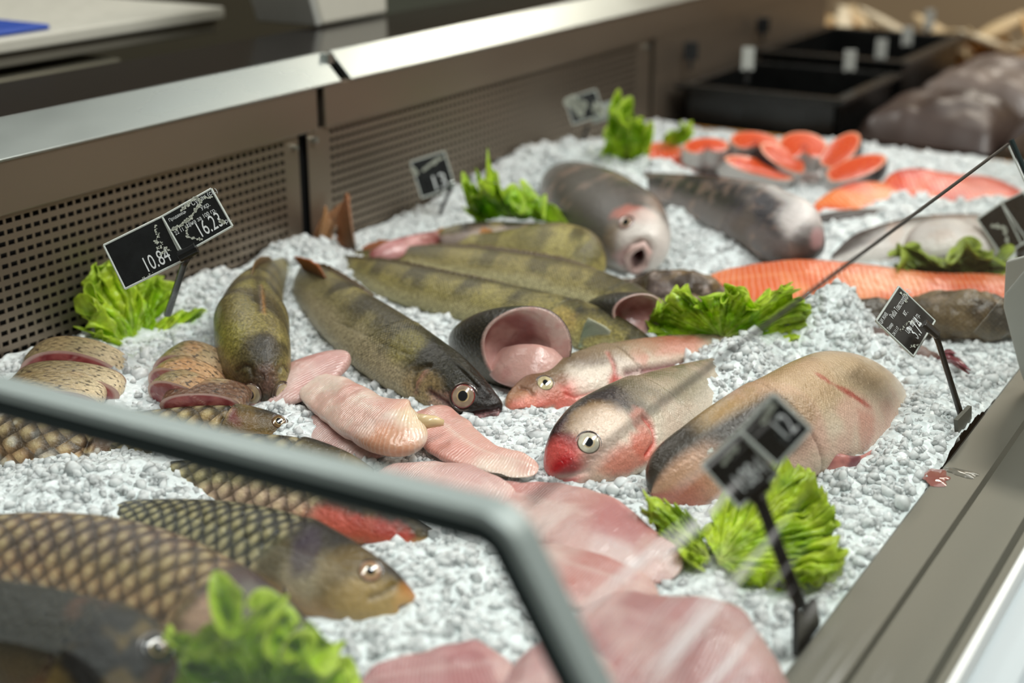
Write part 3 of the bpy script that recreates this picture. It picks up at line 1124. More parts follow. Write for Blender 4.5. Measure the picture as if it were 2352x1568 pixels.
def finish(o, name, mat, parent=None, caps=None, solid=True):
    V = o.P.reshape(-1, 3)
    n, m = o.n, o.m
    F = o.F
    col = o.col.reshape(-1, 3); scl = o.scl.reshape(-1); uv = o.UV.reshape(-1, 2)
    # close both ends with fans (as quads collapsed on a centre vertex)
    V = np.concatenate([V, [o.P[0].mean(0)], [o.P[-1].mean(0)]])
    col = np.concatenate([col, [o.col[0].mean(0)], [o.col[-1].mean(0)]])
    scl = np.concatenate([scl, [0], [0]])
    uv = np.concatenate([uv, [uv[0]], [uv[-1]]])
    fl = [tuple(f) for f in F.tolist()]
    k = np.arange(m)
    e0 = [(n * m, int(i), int((i + 1) % m)) for i in k]
    e1 = [(n * m + 1, int((n - 1) * m + (i + 1) % m), int((n - 1) * m + i)) for i in k]
    ob = mesh(name, V, fl + e0 + e1, mat, parent, col=col, uv=uv, scl=scl)
    if solid: SOLIDS.append((V, fl + e0 + e1, n * m))
    return ob


def eye(bv, px, py, r, parent, iris=(214, 190, 140), rim=(70, 40, 30), pupil=(18, 18, 20), bulge=.26, pr=.42, tilt=.2):
    """fish eye: socket ring, flattened ball with iris, black pupil under a wet cornea"""
    c, nn = hit(bv, px, py)
    nn = unit(nn)
    if nn @ (CAM - c) < 0: nn = -nn
    nn = unit(nn + unit(CAM - c) * tilt)
    a = unit(np.cross(nn, (0, 0, 1.0))); b = np.cross(nn, a)
    rings = 16; seg = 32
    V = []; Cc = []
    for i in range(rings + 1):
        q = i / rings
        rad = r * math.sin(q * math.pi / 2); hgt = r * bulge * math.cos(q * math.pi / 2)
        for k in range(seg):
            t = 2 * math.pi * k / seg
            V.append(c + nn * (hgt - r * .02 - r * .12 * (q > .9)) + (a * math.cos(t) + b * math.sin(t)) * rad)
            w = .5 + .5 * vnoise(np.array([math.cos(t) * 2, math.sin(t) * 2, q * 3]))
            cc = lin(iris) * w * 1.1
            if q > .74: cc = lin(rim) * (.8 + .4 * w)
            if pr * .66 < q < pr * .66 + .07: cc = lin((205, 180, 130))
            Cc.append(cc)
    for q, hh in ((1.06, -.10), (1.12, -.06), (1.22, -.16)):      # dark wet socket
        for k in range(seg):
            t = 2 * math.pi * k / seg
            V.append(c + nn * r * hh + (a * math.cos(t) + b * math.sin(t)) * r * q)
            Cc.append(lin((48, 36, 30)) if q < 1.2 else lin((92, 70, 56)))
    rings += 3
    F = [(i * seg + k, (i + 1) * seg + k, (i + 1) * seg + (k + 1) % seg, i * seg + (k + 1) % seg) for i in range(rings) for k in range(seg)]
    ob = mesh('eye', np.array(V), F, M['eye'], parent, col=np.array(Cc))
    V = []; F = []
    for i in range(6):
        q = i / 5
        for k in range(24):
            t = 2 * math.pi * k / 24
            V.append(c + nn * (r * bulge * math.sqrt(1 - (pr * q) ** 2) + r * .03) + (a * math.cos(t) * .9 + b * math.sin(t)) * r * pr * q)
    F = [(i * 24 + k, (i + 1) * 24 + k, (i + 1) * 24 + (k + 1) % 24, i * 24 + (k + 1) % 24) for i in range(5) for k in range(24)]
    mesh('pupil', np.array(V), F, M['pupil'], ob)
    return ob


M['eye'] = flesh('fish_eye_wet', .12, 1.0, 0, .0)
M['pupil'] = plain('fish_pupil', (12, 13, 16), .08, coat=1)


def fin(name, root, tips, parent, c0=(120, 90, 50), c1=(170, 120, 70), rays=26, ridge=.0012, wave=.003, seg=14, thick=.0008, rag=.08, seed=0):
    """ribbed membrane between a root curve and a tip curve (world points)"""
    root = np.array(root, float); tips = np.array(tips, float)
    nr = rays * 4 + 1
    tr = np.linspace(0, 1, nr)
    R = pchip(tr, np.linspace(0, 1, len(root)), root) if len(root) > 2 else root[0] + (root[-1] - root[0]) * tr[:, None]
    Tt = pchip(tr, np.linspace(0, 1, len(tips)), tips) if len(tips) > 2 else tips[0] + (tips[-1] - tips[0]) * tr[:, None]
    q = np.linspace(0, 1, seg)
    jag = 1 - rag * (vnoise(np.stack([tr * rays, tr * 0 + seed, tr * 0], -1)))
    P = R[:, None] + (Tt - R)[:, None] * (q[None, :, None] * jag[:, None, None])
    nn = np.cross(Tt.mean(0) - R.mean(0), R[-1] - R[0]); nn = unit(nn)
    rb = np.cos(tr * rays * 2 * np.pi) * ridge
    wv = (vnoise(np.stack([tr * 5 + seed, tr * 0, tr * 0], -1)) - .5) * wave * 2
    P = P + nn * (rb[:, None] + wv[:, None] * q[None])[..., None]
    idx = np.arange(nr * seg).reshape(nr, seg)
    F = np.stack([idx[:-1, :-1], idx[1:, :-1], idx[1:, 1:], idx[:-1, 1:]], -1).reshape(-1, 4)
    cc = mixc(np.broadcast_to(lin(c0), P.shape), lin(c1), np.broadcast_to(q[None], P.shape[:2]))
    cc = cc * (.75 + .5 * (np.cos(tr * rays * 2 * np.pi) * .5 + .5))[:, None, None]
    o = mesh(name, P.reshape(-1, 3), F, M['fin'], parent, col=cc.reshape(-1, 3))
    s = o.modifiers.new('thick', 'SOLIDIFY'); s.thickness = thick; s.offset = 0
    return o


def dorsal(o, s0, s1, h, r, name='dorsal_fin', c0=(44, 38, 26), c1=(96, 74, 40), lean=.0, rays=40, seed=0, notch=True):
    """low folded fin seated on the dorsal ridge"""
    i0, i1 = int(s0 * o.n), int(s1 * o.n)
    ii = np.linspace(i0, i1, 9).astype(int)
    R = o.P[ii, 0]
    q = np.linspace(0, 1, 9)
    hh = h * np.sin(np.pi * np.clip(q * .92 + .06, 0, 1)) ** .6
    T = R + o.U[ii] * hh[:, None] + o.W[ii] * (lean * hh)[:, None] + o.tg[ii] * h * .8
    return fin(name, R - o.U[ii] * .002, T, r, c0, c1, rays=rays, ridge=.0005, wave=.0012, rag=.25, seed=seed)


def zander_colors(o, seed=0, green=1.0, belly=(196, 186, 160), flank=(160, 145, 78), back=(56, 50, 32), bars=.9, lo=-.2, barf=26):
    P = o.P
    D = o.D2 + (fbm(P, 35, 3, seed) - .5) * .45
    c = mixc(np.broadcast_to(lin(belly), P.shape), lin(flank), sst(D, lo - .45, lo + .15))
    c = mixc(c, lin(back), sst(D, .38, 1.02))
    x = np.repeat(o.x[:, None], o.m, 1)
    wob = (fbm(P, 22, 2, seed + 3) - .5) * 3.2
    bar = sst(np.sin(x * barf * 6.283 / 1.6 + wob) + (fbm(P, 60, 3, seed + 5) - .5) * 1.4, -.05, .55)
    c = mixc(c, lin((30, 28, 18)), bar * bars * sst(D, lo - .25, lo + .4))
    c = mixc(c, lin((36, 34, 24)), sst(fbm(P, 20, 4, seed + 11), .52, .62) * .7 * sst(D, .0, .5))
    c = mixc(c, lin((186, 172, 100)), sst(fbm(P, 28, 3, seed + 13), .56, .7) * .45 * sst(D, -.6, .2))
    mot = sst(fbm(P, 85, 4, seed + 9), .5, .68)
    c = mixc(c, lin((98, 86, 48)), mot * .5 * sst(D, -.5, .2))
    o.col = c
    o.scl = np.clip(sst(o.S2, .2, .28) * (1 - sst(o.S2, .93, 1)), 0, 1)
    head = 1 - sst(o.S2 + (fbm(P, 40, 2, seed) - .5) * .06, .17, .27)
    o.col = mixc(o.col, o.col * .62 + lin((70, 62, 40)) * .18, head * .8)


def carp_colors(o, back=(52, 58, 44), flank=(150, 140, 88), belly=(206, 186, 142), headc=(88, 76, 44), seed=0, hs=.26):
    P = o.P
    D = o.D2 + (fbm(P, 30, 3, seed) - .5) * .3
    c = mixc(np.broadcast_to(lin(belly), P.shape), lin(flank), sst(D, -.7, -.1))
    c = mixc(c, lin(back), sst(D, .1, .85))
    c = mixc(c, lin((140, 84, 56)), sst(fbm(P, 26, 3, seed + 2), .56, .72) * .35)
    o.col = c
    h = 1 - sst(o.S2 + .02 * np.sin(o.D2 * 2), hs - .03, hs)
    hc = mixc(np.broadcast_to(lin(headc), P.shape), lin((34, 32, 26)), sst(D, .2, .9))
    hc = mixc(hc, lin((196, 150, 92)), sst(-D, .45, 1.0) * .75)
    hc = mixc(hc, lin((140, 116, 62)), sst(fbm(P, 50, 3, seed + 4), .5, .7) * .5)
    o.col = mixc(o.col, hc, h)
    o.scl = (1 - h) * (1 - sst(o.S2, .96, 1))


def silver_colors(o, back=(84, 82, 74), flank=(196, 190, 174), belly=(222, 208, 192), seed=0, lo=.15):
    P = o.P
    D = o.D2 + (fbm(P, 40, 3, seed) - .5) * .35
    c = mixc(np.broadcast_to(lin(belly), P.shape), lin(flank), sst(D, -.6, 0))
    c = mixc(c, lin(back), sst(D, lo, lo + .6))
    c = mixc(c, lin((206, 170, 150)), sst(fbm(P, 55, 3, seed + 7), .5, .7) * .3)
    o.col = c
    o.scl = sst(o.S2, .22, .3)


def gill_ridge(o, s0, bow=.03, h=.0016, w=.012, col=None, seed=0):
    """raised gill cover ending in a curved free edge"""
    edge = s0 + bow * np.cos(o.g * 1.0)[None] * -1 + 0 * o.S2
    d = (edge - o.S2) * o.len
    t = np.where(d > 0, np.exp(-(d / w) ** 2), 0) * (np.sin(np.abs(o.g))[None] ** .6)
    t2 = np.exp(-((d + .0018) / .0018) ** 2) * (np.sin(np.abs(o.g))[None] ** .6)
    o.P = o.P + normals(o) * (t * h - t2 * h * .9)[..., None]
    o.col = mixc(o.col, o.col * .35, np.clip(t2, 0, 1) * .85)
    return o
# ================================================================ THE WHOLE FISH
def start(name, label, cat='fish', group=None, at=(0, 0, 0)):
    o = empty(name, tuple(at))
    return tag(o, label, cat, group)


GZ = 'pike perch laid on the ice by the back panel'
# --- main pike perch, eye toward the lens
o = loft([(1160, 930, 1146, 964, 52, .62), (1122, 888, 1088, 966, 50, .62), (1068, 830, 985, 948, 50, .62), (1010, 775, 918, 908, 50, .60),
          (935, 722, 835, 852, 50, .56), (860, 680, 758, 785, 50, .54), (795, 650, 700, 728, 48, .54), (740, 628, 664, 682, 45, .56),
          (705, 616, 664, 646, 40, .6), (690, 606, 672, 622, 30, .6)], n=330, m=150, p=.95, pw=.9)
zander_colors(o, 2, flank=(132, 122, 76), belly=(178, 164, 132), lo=.0)
bv = bvh_of(o)
r_ = start('pike_perch', 'olive pike perch in the middle, one eye up, snout against the pink nosed carp', at=o.C[120])
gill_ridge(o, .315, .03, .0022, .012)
patch(o, bv, 1080, 880, .036, (34, 28, 20), .92, dirpx=(60, 40), sx=1.8, seed=1)
patch(o, bv, 1108, 925, .024, (30, 22, 18), .95, seed=2)
patch(o, bv, 1000, 800, .028, (36, 34, 22), .9, dirpx=(60, 55), sx=2.0, seed=3)
patch(o, bv, 880, 700, .018, (34, 32, 20), .9, dirpx=(60, 38), sx=2.5, seed=4)
patch(o, bv, 960, 900, .022, (150, 126, 84), .6, seed=5)
patch(o, bv, 930, 790, .020, (132, 122, 60), .6, seed=15)
patch(o, bv, 1010, 930, .012, (196, 160, 140), .6, seed=6)
patch(o, bv, 1045, 918, .009, (110, 50, 40), .5, seed=7)
patch(o, bv, 880, 800, .008, (50, 46, 34), .5, seed=17)
line(o, bv, [(985, 898), (1005, 912), (1025, 926), (1050, 933)], .0028, .0035, (84, 44, 44), .9)
line(o, bv, [(1060, 955), (1090, 950), (1120, 945), (1150, 938)], .0022, .003, (60, 30, 30), .9)
line(o, bv, [(1062, 963), (1100, 958), (1146, 950)], .0018, -.0012, (176, 130, 130), .9)
line(o, bv, [(985, 840), (955, 850), (948, 880), (958, 902)], .0022, .002, (70, 60, 38), .7)
line(o, bv, [(700, 715), (790, 745), (880, 790), (940, 815)], .0013, .0006, (70, 66, 46), .45)
line(o, bv, [(955, 902), (962, 880), (978, 855)], .0022, -.002, (140, 100, 84), .8)
line(o, bv, [(1000, 790), (1040, 830), (1080, 860), (1120, 905)], .0026, -.0012, None)
line(o, bv, [(1012, 800), (1050, 842), (1094, 888)], .0016, .0014, (36, 30, 24), .6)
ob = finish(o, 'body', M['skin_zander'], r_)
eye(bv, 1064, 910, .0092, r_, iris=(160, 138, 116), rim=(120, 40, 34), pr=.44)
# folded spiny dorsal fin lying along the back
dorsal(o, .50, .88, .005, r_, lean=.3)
T_ = [hit(bv, *q)[0] for q in ((700, 620), (722, 628), (748, 640))]
fin('rear_dorsal_fin', T_, [t + np.array((-.012, .004, .012)) for t in T_], r_, (96, 60, 30), (170, 96, 44), rays=12)

# --- pike perch standing upright on its belly, seen head on
o = loft([(594, 938, 636, 938, 0, 1.0), (572, 918, 658, 916, 0, .95), (545, 880, 664, 880, 0, .92), (517, 835, 668, 840, 0, .88), (492, 785, 666, 800, 0, .85),
          (500, 735, 660, 750, 0, .8), (530, 685, 652, 705, 0, .75), (570, 645, 650, 665, 0, .7), (615, 618, 662, 640, 0, .6),
          (662, 600, 690, 628, 0, .5), (722, 590, 734, 616, 0, .4)], n=300, m=140, p=.95, nsign=1, deg=4)
zander_colors(o, 5, flank=(134, 122, 72), back=(84, 74, 44), belly=(150, 140, 96), bars=.6, lo=-.3)
bv = bvh_of(o)
r_ = start('pike_perch', 'pike perch lying upright on its belly, head to the front, both eyes at the ice', at=o.C[100])
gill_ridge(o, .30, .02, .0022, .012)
line(o, bv, [(608, 930), (610, 895), (612, 860), (614, 820), (612, 780)], .007, -.0015, (54, 46, 34), .8)
line(o, bv, [(596, 925), (600, 895), (603, 865)], .0022, .0015, (60, 44, 34), .6)
line(o, bv, [(622, 925), (622, 895), (624, 865)], .0022, .0015, (60, 44, 34), .6)
patch(o, bv, 608, 870, .014, (96, 70, 60), .7, seed=8)
patch(o, bv, 612, 800, .016, (70, 66, 58), .7, seed=9)
patch(o, bv, 560, 870, .016, (60, 52, 30), .7, seed=19)
patch(o, bv, 585, 650, .020, (150, 140, 70), .7, seed=29)
patch(o, bv, 520, 780, .02, (140, 134, 60), .6, seed=39)
line(o, bv, [(600, 712), (598, 680), (592, 650), (594, 620)], .0035, .001, (50, 42, 26), .8)
line(o, bv, [(606, 720), (604, 690), (600, 655)], .0016, -.002, (150, 104, 50), .7)
line(o, bv, [(545, 850), (560, 838), (575, 842), (580, 862)], .0018, .0014, (60, 50, 30), .7)
line(o, bv, [(640, 850), (650, 836), (660, 850)], .0018, .0014, (60, 50, 30), .7)
finish(o, 'body', M['skin_zander'], r_)
eye(bv, 578, 905, .0085, r_, iris=(178, 160, 130), rim=(90, 70, 60), pr=.42)
eye(bv, 649, 903, .0080, r_, iris=(178, 160, 130), rim=(90, 70, 60), pr=.42)
dorsal(o, .42, .66, .007, r_, c0=(60, 48, 26), c1=(120, 92, 48), rays=26)
c = o.C[-1]
fin('tail_fin', [c + np.array((0, .0, -.008)), c + np.array((.0, .0, .010))],
    [c + np.array((-.012, .045, .010)), c + np.array((-.010, .040, .030)), c + np.array((-.008, .030, .055))], r_, (96, 74, 44), (150, 104, 56), rays=14)

# --- second pike perch, dorsal line across the middle
o = loft([(1525, 800, 1500, 822, 48, .55), (1455, 752, 1410, 828, 48, .55), (1360, 705, 1300, 800, 50, .55), (1250, 668, 1190, 762, 50, .54), (1130, 640, 1085, 738, 50, .52),
          (1000, 622, 975, 718, 48, .5), (890, 606, 878, 690, 45, .5), (815, 592, 808, 640, 40, .5), (775, 585, 768, 614, 30, .5), (745, 575, 742, 602, 20, .4)],
         n=300, m=120, zb=.004)
zander_colors(o, 8, flank=(150, 138, 72), belly=(190, 180, 134), lo=-.3, bars=.8)
bv = bvh_of(o)
r_ = start('pike_perch', 'olive barred pike perch behind the middle one, head under the silver carp', at=o.C[120])
gill_ridge(o, .24, .03, .002, .012)
patch(o, bv, 1350, 760, .02, (150, 136, 70), .6, seed=3)
patch(o, bv, 1290, 740, .016, (176, 146, 80), .5, seed=13)
finish(o, 'body', M['skin_zander'], r_)
dorsal(o, .38, .86, .004, r_, lean=.3, c0=(50, 44, 28), c1=(96, 78, 42))
c0_, n_ = hit(bv, 1345, 745)
c1_, _ = hit(bv, 1330, 800)
fin('pectoral_fin', [c0_ + n_ * .002, (c0_ + c1_) / 2 + n_ * .003, c1_ + n_ * .002], [c0_ + n_ * .012 + cam_r * .006, (c0_ + c1_) / 2 + n_ * .014 + cam_r * .026, c1_ + n_ * .008 + cam_r * .03],
    r_, (176, 190, 160), (214, 214, 190), rays=14)
c = o.C[-1]
fin('tail_fin', [c + np.array((0, .0, -.008)), c + np.array((.0, .0, .010))],
    [c + np.array((-.03, .012, .004)), c + np.array((-.028, .035, .030)), c + np.array((-.012, .065, .050))], r_, (92, 72, 44), (158, 104, 60), rays=14)

# --- third
o = loft([(1600, 735, 1580, 760, 48, .5), (1520, 690, 1480, 745, 50, .52), (1430, 650, 1385, 735, 50, .52), (1310, 592, 1280, 690, 52, .5), (1160, 574, 1145, 660, 50, .5),
          (1010, 566, 1005, 640, 48, .5), (900, 572, 900, 622, 44, .5), (850, 574, 852, 604, 38, .5), (815, 570, 815, 594, 30, .4)], n=260, m=100, zb=.008)
zander_colors(o, 12, flank=(158, 144, 82), back=(92, 80, 52), belly=(206, 196, 150), lo=-.3, bars=.65, barf=22)
bv = bvh_of(o)
r_ = start('pike_perch', 'third pike perch from the front, brown bars and a sharp notch in its back', at=o.C[100])
gill_ridge(o, .22, .03, .002, .012)
finish(o, 'body', M['skin_zander'], r_)
dorsal(o, .36, .74, .006, r_, lean=.2, c0=(60, 50, 36), c1=(104, 84, 50))
dorsal(o, .78, .93, .010, r_, name='rear_dorsal_fin', c0=(120, 70, 40), c1=(170, 100, 60), rays=16)
c = o.C[-1]
fin('tail_fin', [c + np.array((0, .0, -.008)), c + np.array((.0, .0, .010))],
    [c + np.array((-.03, .012, .010)), c + np.array((-.03, .014, .036)), c + np.array((-.02, .018, .062))], r_, (96, 74, 48), (164, 104, 62), rays=14)

# --- fourth, blunt end by the big carp's head
o = loft([(1390, 612, 1385, 640, 50, .5), (1372, 552, 1340, 650, 52, .52), (1290, 512, 1260, 640, 52, .5), (1190, 520, 1170, 600, 50, .5),
          (1090, 538, 1080, 588, 46, .5), (1030, 540, 1025, 576, 40, .5), (990, 540, 985, 564, 36, .4)], n=220, m=90, zb=.014)
zander_colors(o, 15, flank=(176, 164, 98), back=(120, 104, 60), belly=(206, 196, 140), lo=-.5, bars=.5)
r_ = start('pike_perch', 'pale yellow olive pike perch furthest back, beside the open mouthed carp', at=o.C[80])
finish(o, 'body', M['skin_zander'], r_)
bv = bvh_of(o)
dorsal(o, .6, .92, .012, r_, c0=(150, 96, 50), c1=(190, 130, 70), rays=16)

# --- small heap of heads and skin behind them
o = loft([(1010, 528, 1005, 560, 50, .6), (1060, 512, 1056, 560, 50, .6), (1130, 510, 1130, 560, 50, .6), (1210, 508, 1215, 540, 50, .6), (1250, 512, 1250, 530, 50, .5)], n=90, m=48, zb=.02)
zander_colors(o, 18, flank=(150, 130, 116), back=(66, 52, 46), belly=(206, 186, 176), bars=.8)
finish(o, 'body', M['skin_dark'], start('small_fish', 'dark mottled fish under the lettuce by the back panel', at=o.C[40]))
o = loft([(845, 580, 850, 596, 50, .5), (890, 556, 895, 596, 50, .5), (950, 540, 955, 580, 50, .5), (1010, 528, 1012, 552, 50, .5)], n=90, m=48, zb=.02)
o.col = mixc(np.broadcast_to(lin((196, 140, 138)), o.P.shape), lin((150, 84, 80)), sst(fbm(o.P, 60, 3, 3), .4, .65))
finish(o, 'body', M['flesh_smooth'], start('fish_trimming', 'pink raw trimming lying against the back panel', 'fish piece', at=o.C[40]))

# ---------------------------------------------------------------- silver carps on the right
o = loft([(1160, 922, 1174, 968, 55, .55), (1192, 876, 1232, 964, 55, .55), (1265, 832, 1312, 948, 56, .52), (1350, 800, 1392, 925, 56, .5), (1430, 780, 1462, 902, 56, .48),
          (1530, 768, 1552, 880, 54, .46), (1640, 767, 1660, 860, 52, .45), (1760, 771, 1772, 838, 50, .42), (1860, 780, 1864, 815, 48, .4), (1900, 785, 1902, 808, 45, .35)],
         n=330, m=150, sink=.010, p=.95)
silver_colors(o, back=(120, 106, 84), flank=(196, 180, 160), belly=(220, 196, 180), seed=2)
bv = bvh_of(o)
r_ = start('silver_carp', 'pink nosed silver carp, head touching the pike perch snout', at=o.C[120])
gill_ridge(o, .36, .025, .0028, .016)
patch(o, bv, 1185, 918, .020, (214, 158, 118), .95, nz=.3, seed=1)
patch(o, bv, 1190, 950, .014, (200, 108, 92), .8, seed=2)
patch(o, bv, 1235, 930, .016, (214, 128, 112), .75, dirpx=(60, -18), sx=2.0, seed=3)
patch(o, bv, 1300, 915, .018, (206, 96, 84), .75, dirpx=(60, -22), sx=1.8, seed=4)
patch(o, bv, 1255, 880, .018, (150, 92, 66), .6, seed=5)
patch(o, bv, 1310, 880, .012, (196, 72, 60), .7, seed=6)
patch(o, bv, 1290, 845, .016, (112, 92, 66), .8, dirpx=(60, -25), sx=2.4, seed=7)
patch(o, bv, 1200, 872, .014, (120, 84, 62), .8, dirpx=(40, -30), sx=2.0, seed=8)
patch(o, bv, 1360, 870, .022, (222, 208, 192), .8, seed=9)
patch(o, bv, 1380, 815, .014, (96, 80, 70), .7, dirpx=(60, -14), sx=2.2, seed=10)
patch(o, bv, 1440, 850, .020, (222, 206, 194), .6, seed=12)
patch(o, bv, 1540, 790, .016, (206, 110, 92), .6, dirpx=(60, 0), sx=2.8, seed=13)
patch(o, bv, 1470, 815, .010, (200, 116, 100), .5, seed=14)
patch(o, bv, 1430, 790, .02, (156, 132, 102), .6, dirpx=(60, -8), sx=2.5, seed=11)
patch(o, bv, 1415, 880, .010, (206, 84, 76), .7, seed=16)
line(o, bv, [(1168, 946), (1200, 948), (1240, 946), (1270, 938)], .0022, .0025, (222, 196, 170), .8)
line(o, bv, [(1164, 940), (1200, 941), (1250, 939)], .0012, .002, (120, 60, 50), .7)
line(o, bv, [(1196, 890), (1215, 895), (1222, 905)], .0022, .0018, (110, 66, 50), .5)
line(o, bv, [(1395, 812), (1410, 840), (1414, 875), (1402, 900)], .002, .002, (196, 70, 64), .8)
line(o, bv, [(1440, 858), (1480, 850), (1530, 842), (1580, 835), (1620, 826)], .0035, .003, (120, 50, 62), .85)
line(o, bv, [(1300, 905), (1320, 912), (1350, 905), (1380, 896)], .0016, .001, (196, 60, 50), .5)
finish(o, 'body', M['skin_silver'], r_)
eye(bv, 1252, 880, .0066, r_, iris=(206, 192, 150), rim=(110, 86, 72), pr=.36)

o = loft([(1240, 1058, 1254, 1104, 55, .55), (1262, 1008, 1310, 1118, 55, .55), (1320, 938, 1405, 1118, 56, .52), (1395, 884, 1490, 1075, 56, .5), (1480, 852, 1570, 1010, 56, .48),
          (1580, 828, 1650, 950, 54, .46), (1690, 812, 1740, 900, 52, .44), (1820, 802, 1845, 862, 50, .42), (1920, 800, 1925, 835, 46, .38)],
         n=330, m=150, sink=.008, p=.95)
silver_colors(o, back=(112, 104, 82), flank=(190, 180, 160), belly=(222, 208, 190), seed=5)
bv = bvh_of(o)
r_ = start('silver_carp', 'silver carp with a red mouth and dark crown, second from the front right', at=o.C[120])
gill_ridge(o, .34, .025, .0028, .016)
patch(o, bv, 1285, 998, .022, (30, 22, 22), 1.0, dirpx=(-25, 40), sx=1.9, nz=.5, seed=3)
patch(o, bv, 1325, 985, .015, (76, 26, 26), .9, dirpx=(50, -10), sx=1.4, seed=4)
patch(o, bv, 1395, 922, .022, (44, 38, 42), .95, dirpx=(60, -22), sx=2.6, seed=5)
patch(o, bv, 1350, 955, .013, (140, 110, 72), .8, dirpx=(60, -30), sx=2.0, seed=6)
patch(o, bv, 1400, 1010, .030, (226, 204, 184), .9, seed=7)
patch(o, bv, 1330, 1045, .016, (196, 142, 124), .6, seed=8)
patch(o, bv, 1370, 1090, .022, (196, 150, 130), .6, dirpx=(60, -25), sx=1.8, seed=9)
patch(o, bv, 1480, 1020, .014, (210, 104, 84), .8, seed=10)
patch(o, bv, 1440, 1055, .012, (206, 112, 92), .7, dirpx=(60, -25), sx=2.4, seed=11)
patch(o, bv, 1475, 965, .012, (206, 120, 104), .6, seed=12)
patch(o, bv, 1305, 1022, .010, (120, 62, 66), .8, seed=13)
patch(o, bv, 1272, 1072, .024, (206, 84, 78), 1.0, nz=.3, seed=1)
patch(o, bv, 1295, 1076, .012, (170, 20, 28), .95, nz=.4, seed=2)
patch(o, bv, 1540, 880, .02, (130, 118, 90), .5, dirpx=(60, -12), sx=3, seed=14)
line(o, bv, [(1252, 1094), (1285, 1096), (1320, 1092), (1350, 1082)], .002, .002, (228, 196, 180), .7)
line(o, bv, [(1480, 960), (1500, 985), (1505, 1015), (1485, 1045)], .002, .002, (206, 70, 60), .7)
finish(o, 'body', M['skin_silver'], r_)
eye(bv, 1352, 1017, .0080, r_, iris=(216, 210, 188), rim=(96, 76, 62), pr=.40)

# --- big bighead carp, pale belly to the right
o = loft([(1488, 1098, 1500, 1160, 40, .62), (1505, 1050, 1560, 1185, 40, .62), (1560, 985, 1680, 1150, 40, .6), (1640, 925, 1790, 1110, 42, .6), (1745, 872, 1900, 1080, 46, .58),
          (1840, 822, 1970, 1060, 52, .56), (1930, 795, 2010, 1020, 58, .54), (2000, 812, 2036, 930, 60, .5), (2035, 850, 2046, 890, 60, .45)],
         n=300, m=140, sink=.010)
silver_colors(o, back=(160, 132, 92), flank=(206, 180, 146), belly=(226, 206, 184), seed=8, lo=.5)
o.col = mixc(o.col, lin((150, 122, 88)), sst(fbm(o.P, 70, 4, 4), .5, .66) * .45 * sst(o.D2, -.3, .4))
o.col = mixc(o.col, lin((222, 168, 154)), sst(fbm(o.P, 22, 3, 6), .54, .7) * .5)
bv = bvh_of(o)
r_ = start('bighead_carp', 'biggest pale bellied carp on the right, dark gill cover, behind the blurred price card', at=o.C[150])
gill_ridge(o, .34, .02, .003, .016)
patch(o, bv, 1550, 1165, .012, (176, 110, 90), .7, dirpx=(60, -5), sx=2, seed=4)
patch(o, bv, 1690, 940, .012, (176, 140, 92), .8, dirpx=(70, -40), sx=2.4, seed=5)
patch(o, bv, 1830, 870, .030, (190, 156, 118), .6, dirpx=(60, -30), sx=2, seed=6)
patch(o, bv, 1840, 940, .016, (150, 126, 90), .5, seed=16)
patch(o, bv, 1990, 985, .012, (196, 120, 104), .5, dirpx=(-10, 40), sx=1.8, seed=7)
patch(o, bv, 1950, 830, .03, (206, 176, 138), .6, seed=17)
for (x, y) in ((1892, 868), (1950, 900), (1965, 912), (1985, 925), (1935, 895)):
    patch(o, bv, x, y, .0035, (176, 70, 60), .7, dirpx=(14, 10), sx=2.6, seed=x)
dk = sst(o.D2 + (fbm(o.P, 30, 3, 2) - .5) * .5, -.72, -.45) * (1 - sst(o.D2, .45, .75) * sst(o.S2, .12, .2)) * (1 - sst(o.S2 + (fbm(o.P, 30, 3, 5) - .5) * .1, .31, .37)) 
o.col = mixc(o.col, lin((40, 38, 36)), dk * .95)
o.col = mixc(o.col, lin((206, 160, 130)), (1 - sst(o.S2 + (fbm(o.P, 40, 3, 3) - .5) * .1, .10, .2)) * (1 - sst(o.D2, .2, .6)) * .9)
o.col = mixc(o.col, lin((178, 100, 88)), (1 - sst(o.S2, .05, .16)) * (1 - sst(o.D2, -.5, .0)) * .8)
sheen_spk = sst(fbm(o.P, 240, 2, 8), .62, .7) * np.exp(-((o.D2 + .0 - .1) / .22) ** 2) * (1 - sst(o.S2, .3, .38)) * sst(o.S2, .1, .16)
o.col = mixc(o.col, lin((206, 212, 204)), sheen_spk)  # wet sheen painted as pale specks on the dark head
finish(o, 'body', M['skin_silver'], r_)
# torn belly flap and fin at its lower edge
o2 = loft([(1812, 1036, 1822, 1075, 20, .45), (1860, 1034, 1866, 1080, 20, .5), (1915, 1038, 1920, 1082, 20, .5), (1955, 1048, 1960, 1078, 20, .5), (2015, 1026, 2017, 1034, 20, .4)], n=80, m=40, zb=.006)
o2.col = mixc(np.broadcast_to(lin((196, 128, 120)), o2.P.shape), lin((112, 60, 70)), sst(fbm(o2.P, 60, 3, 2), .4, .62) * .9)
finish(o2, 'belly_fin', M['flesh_smooth'], r_)

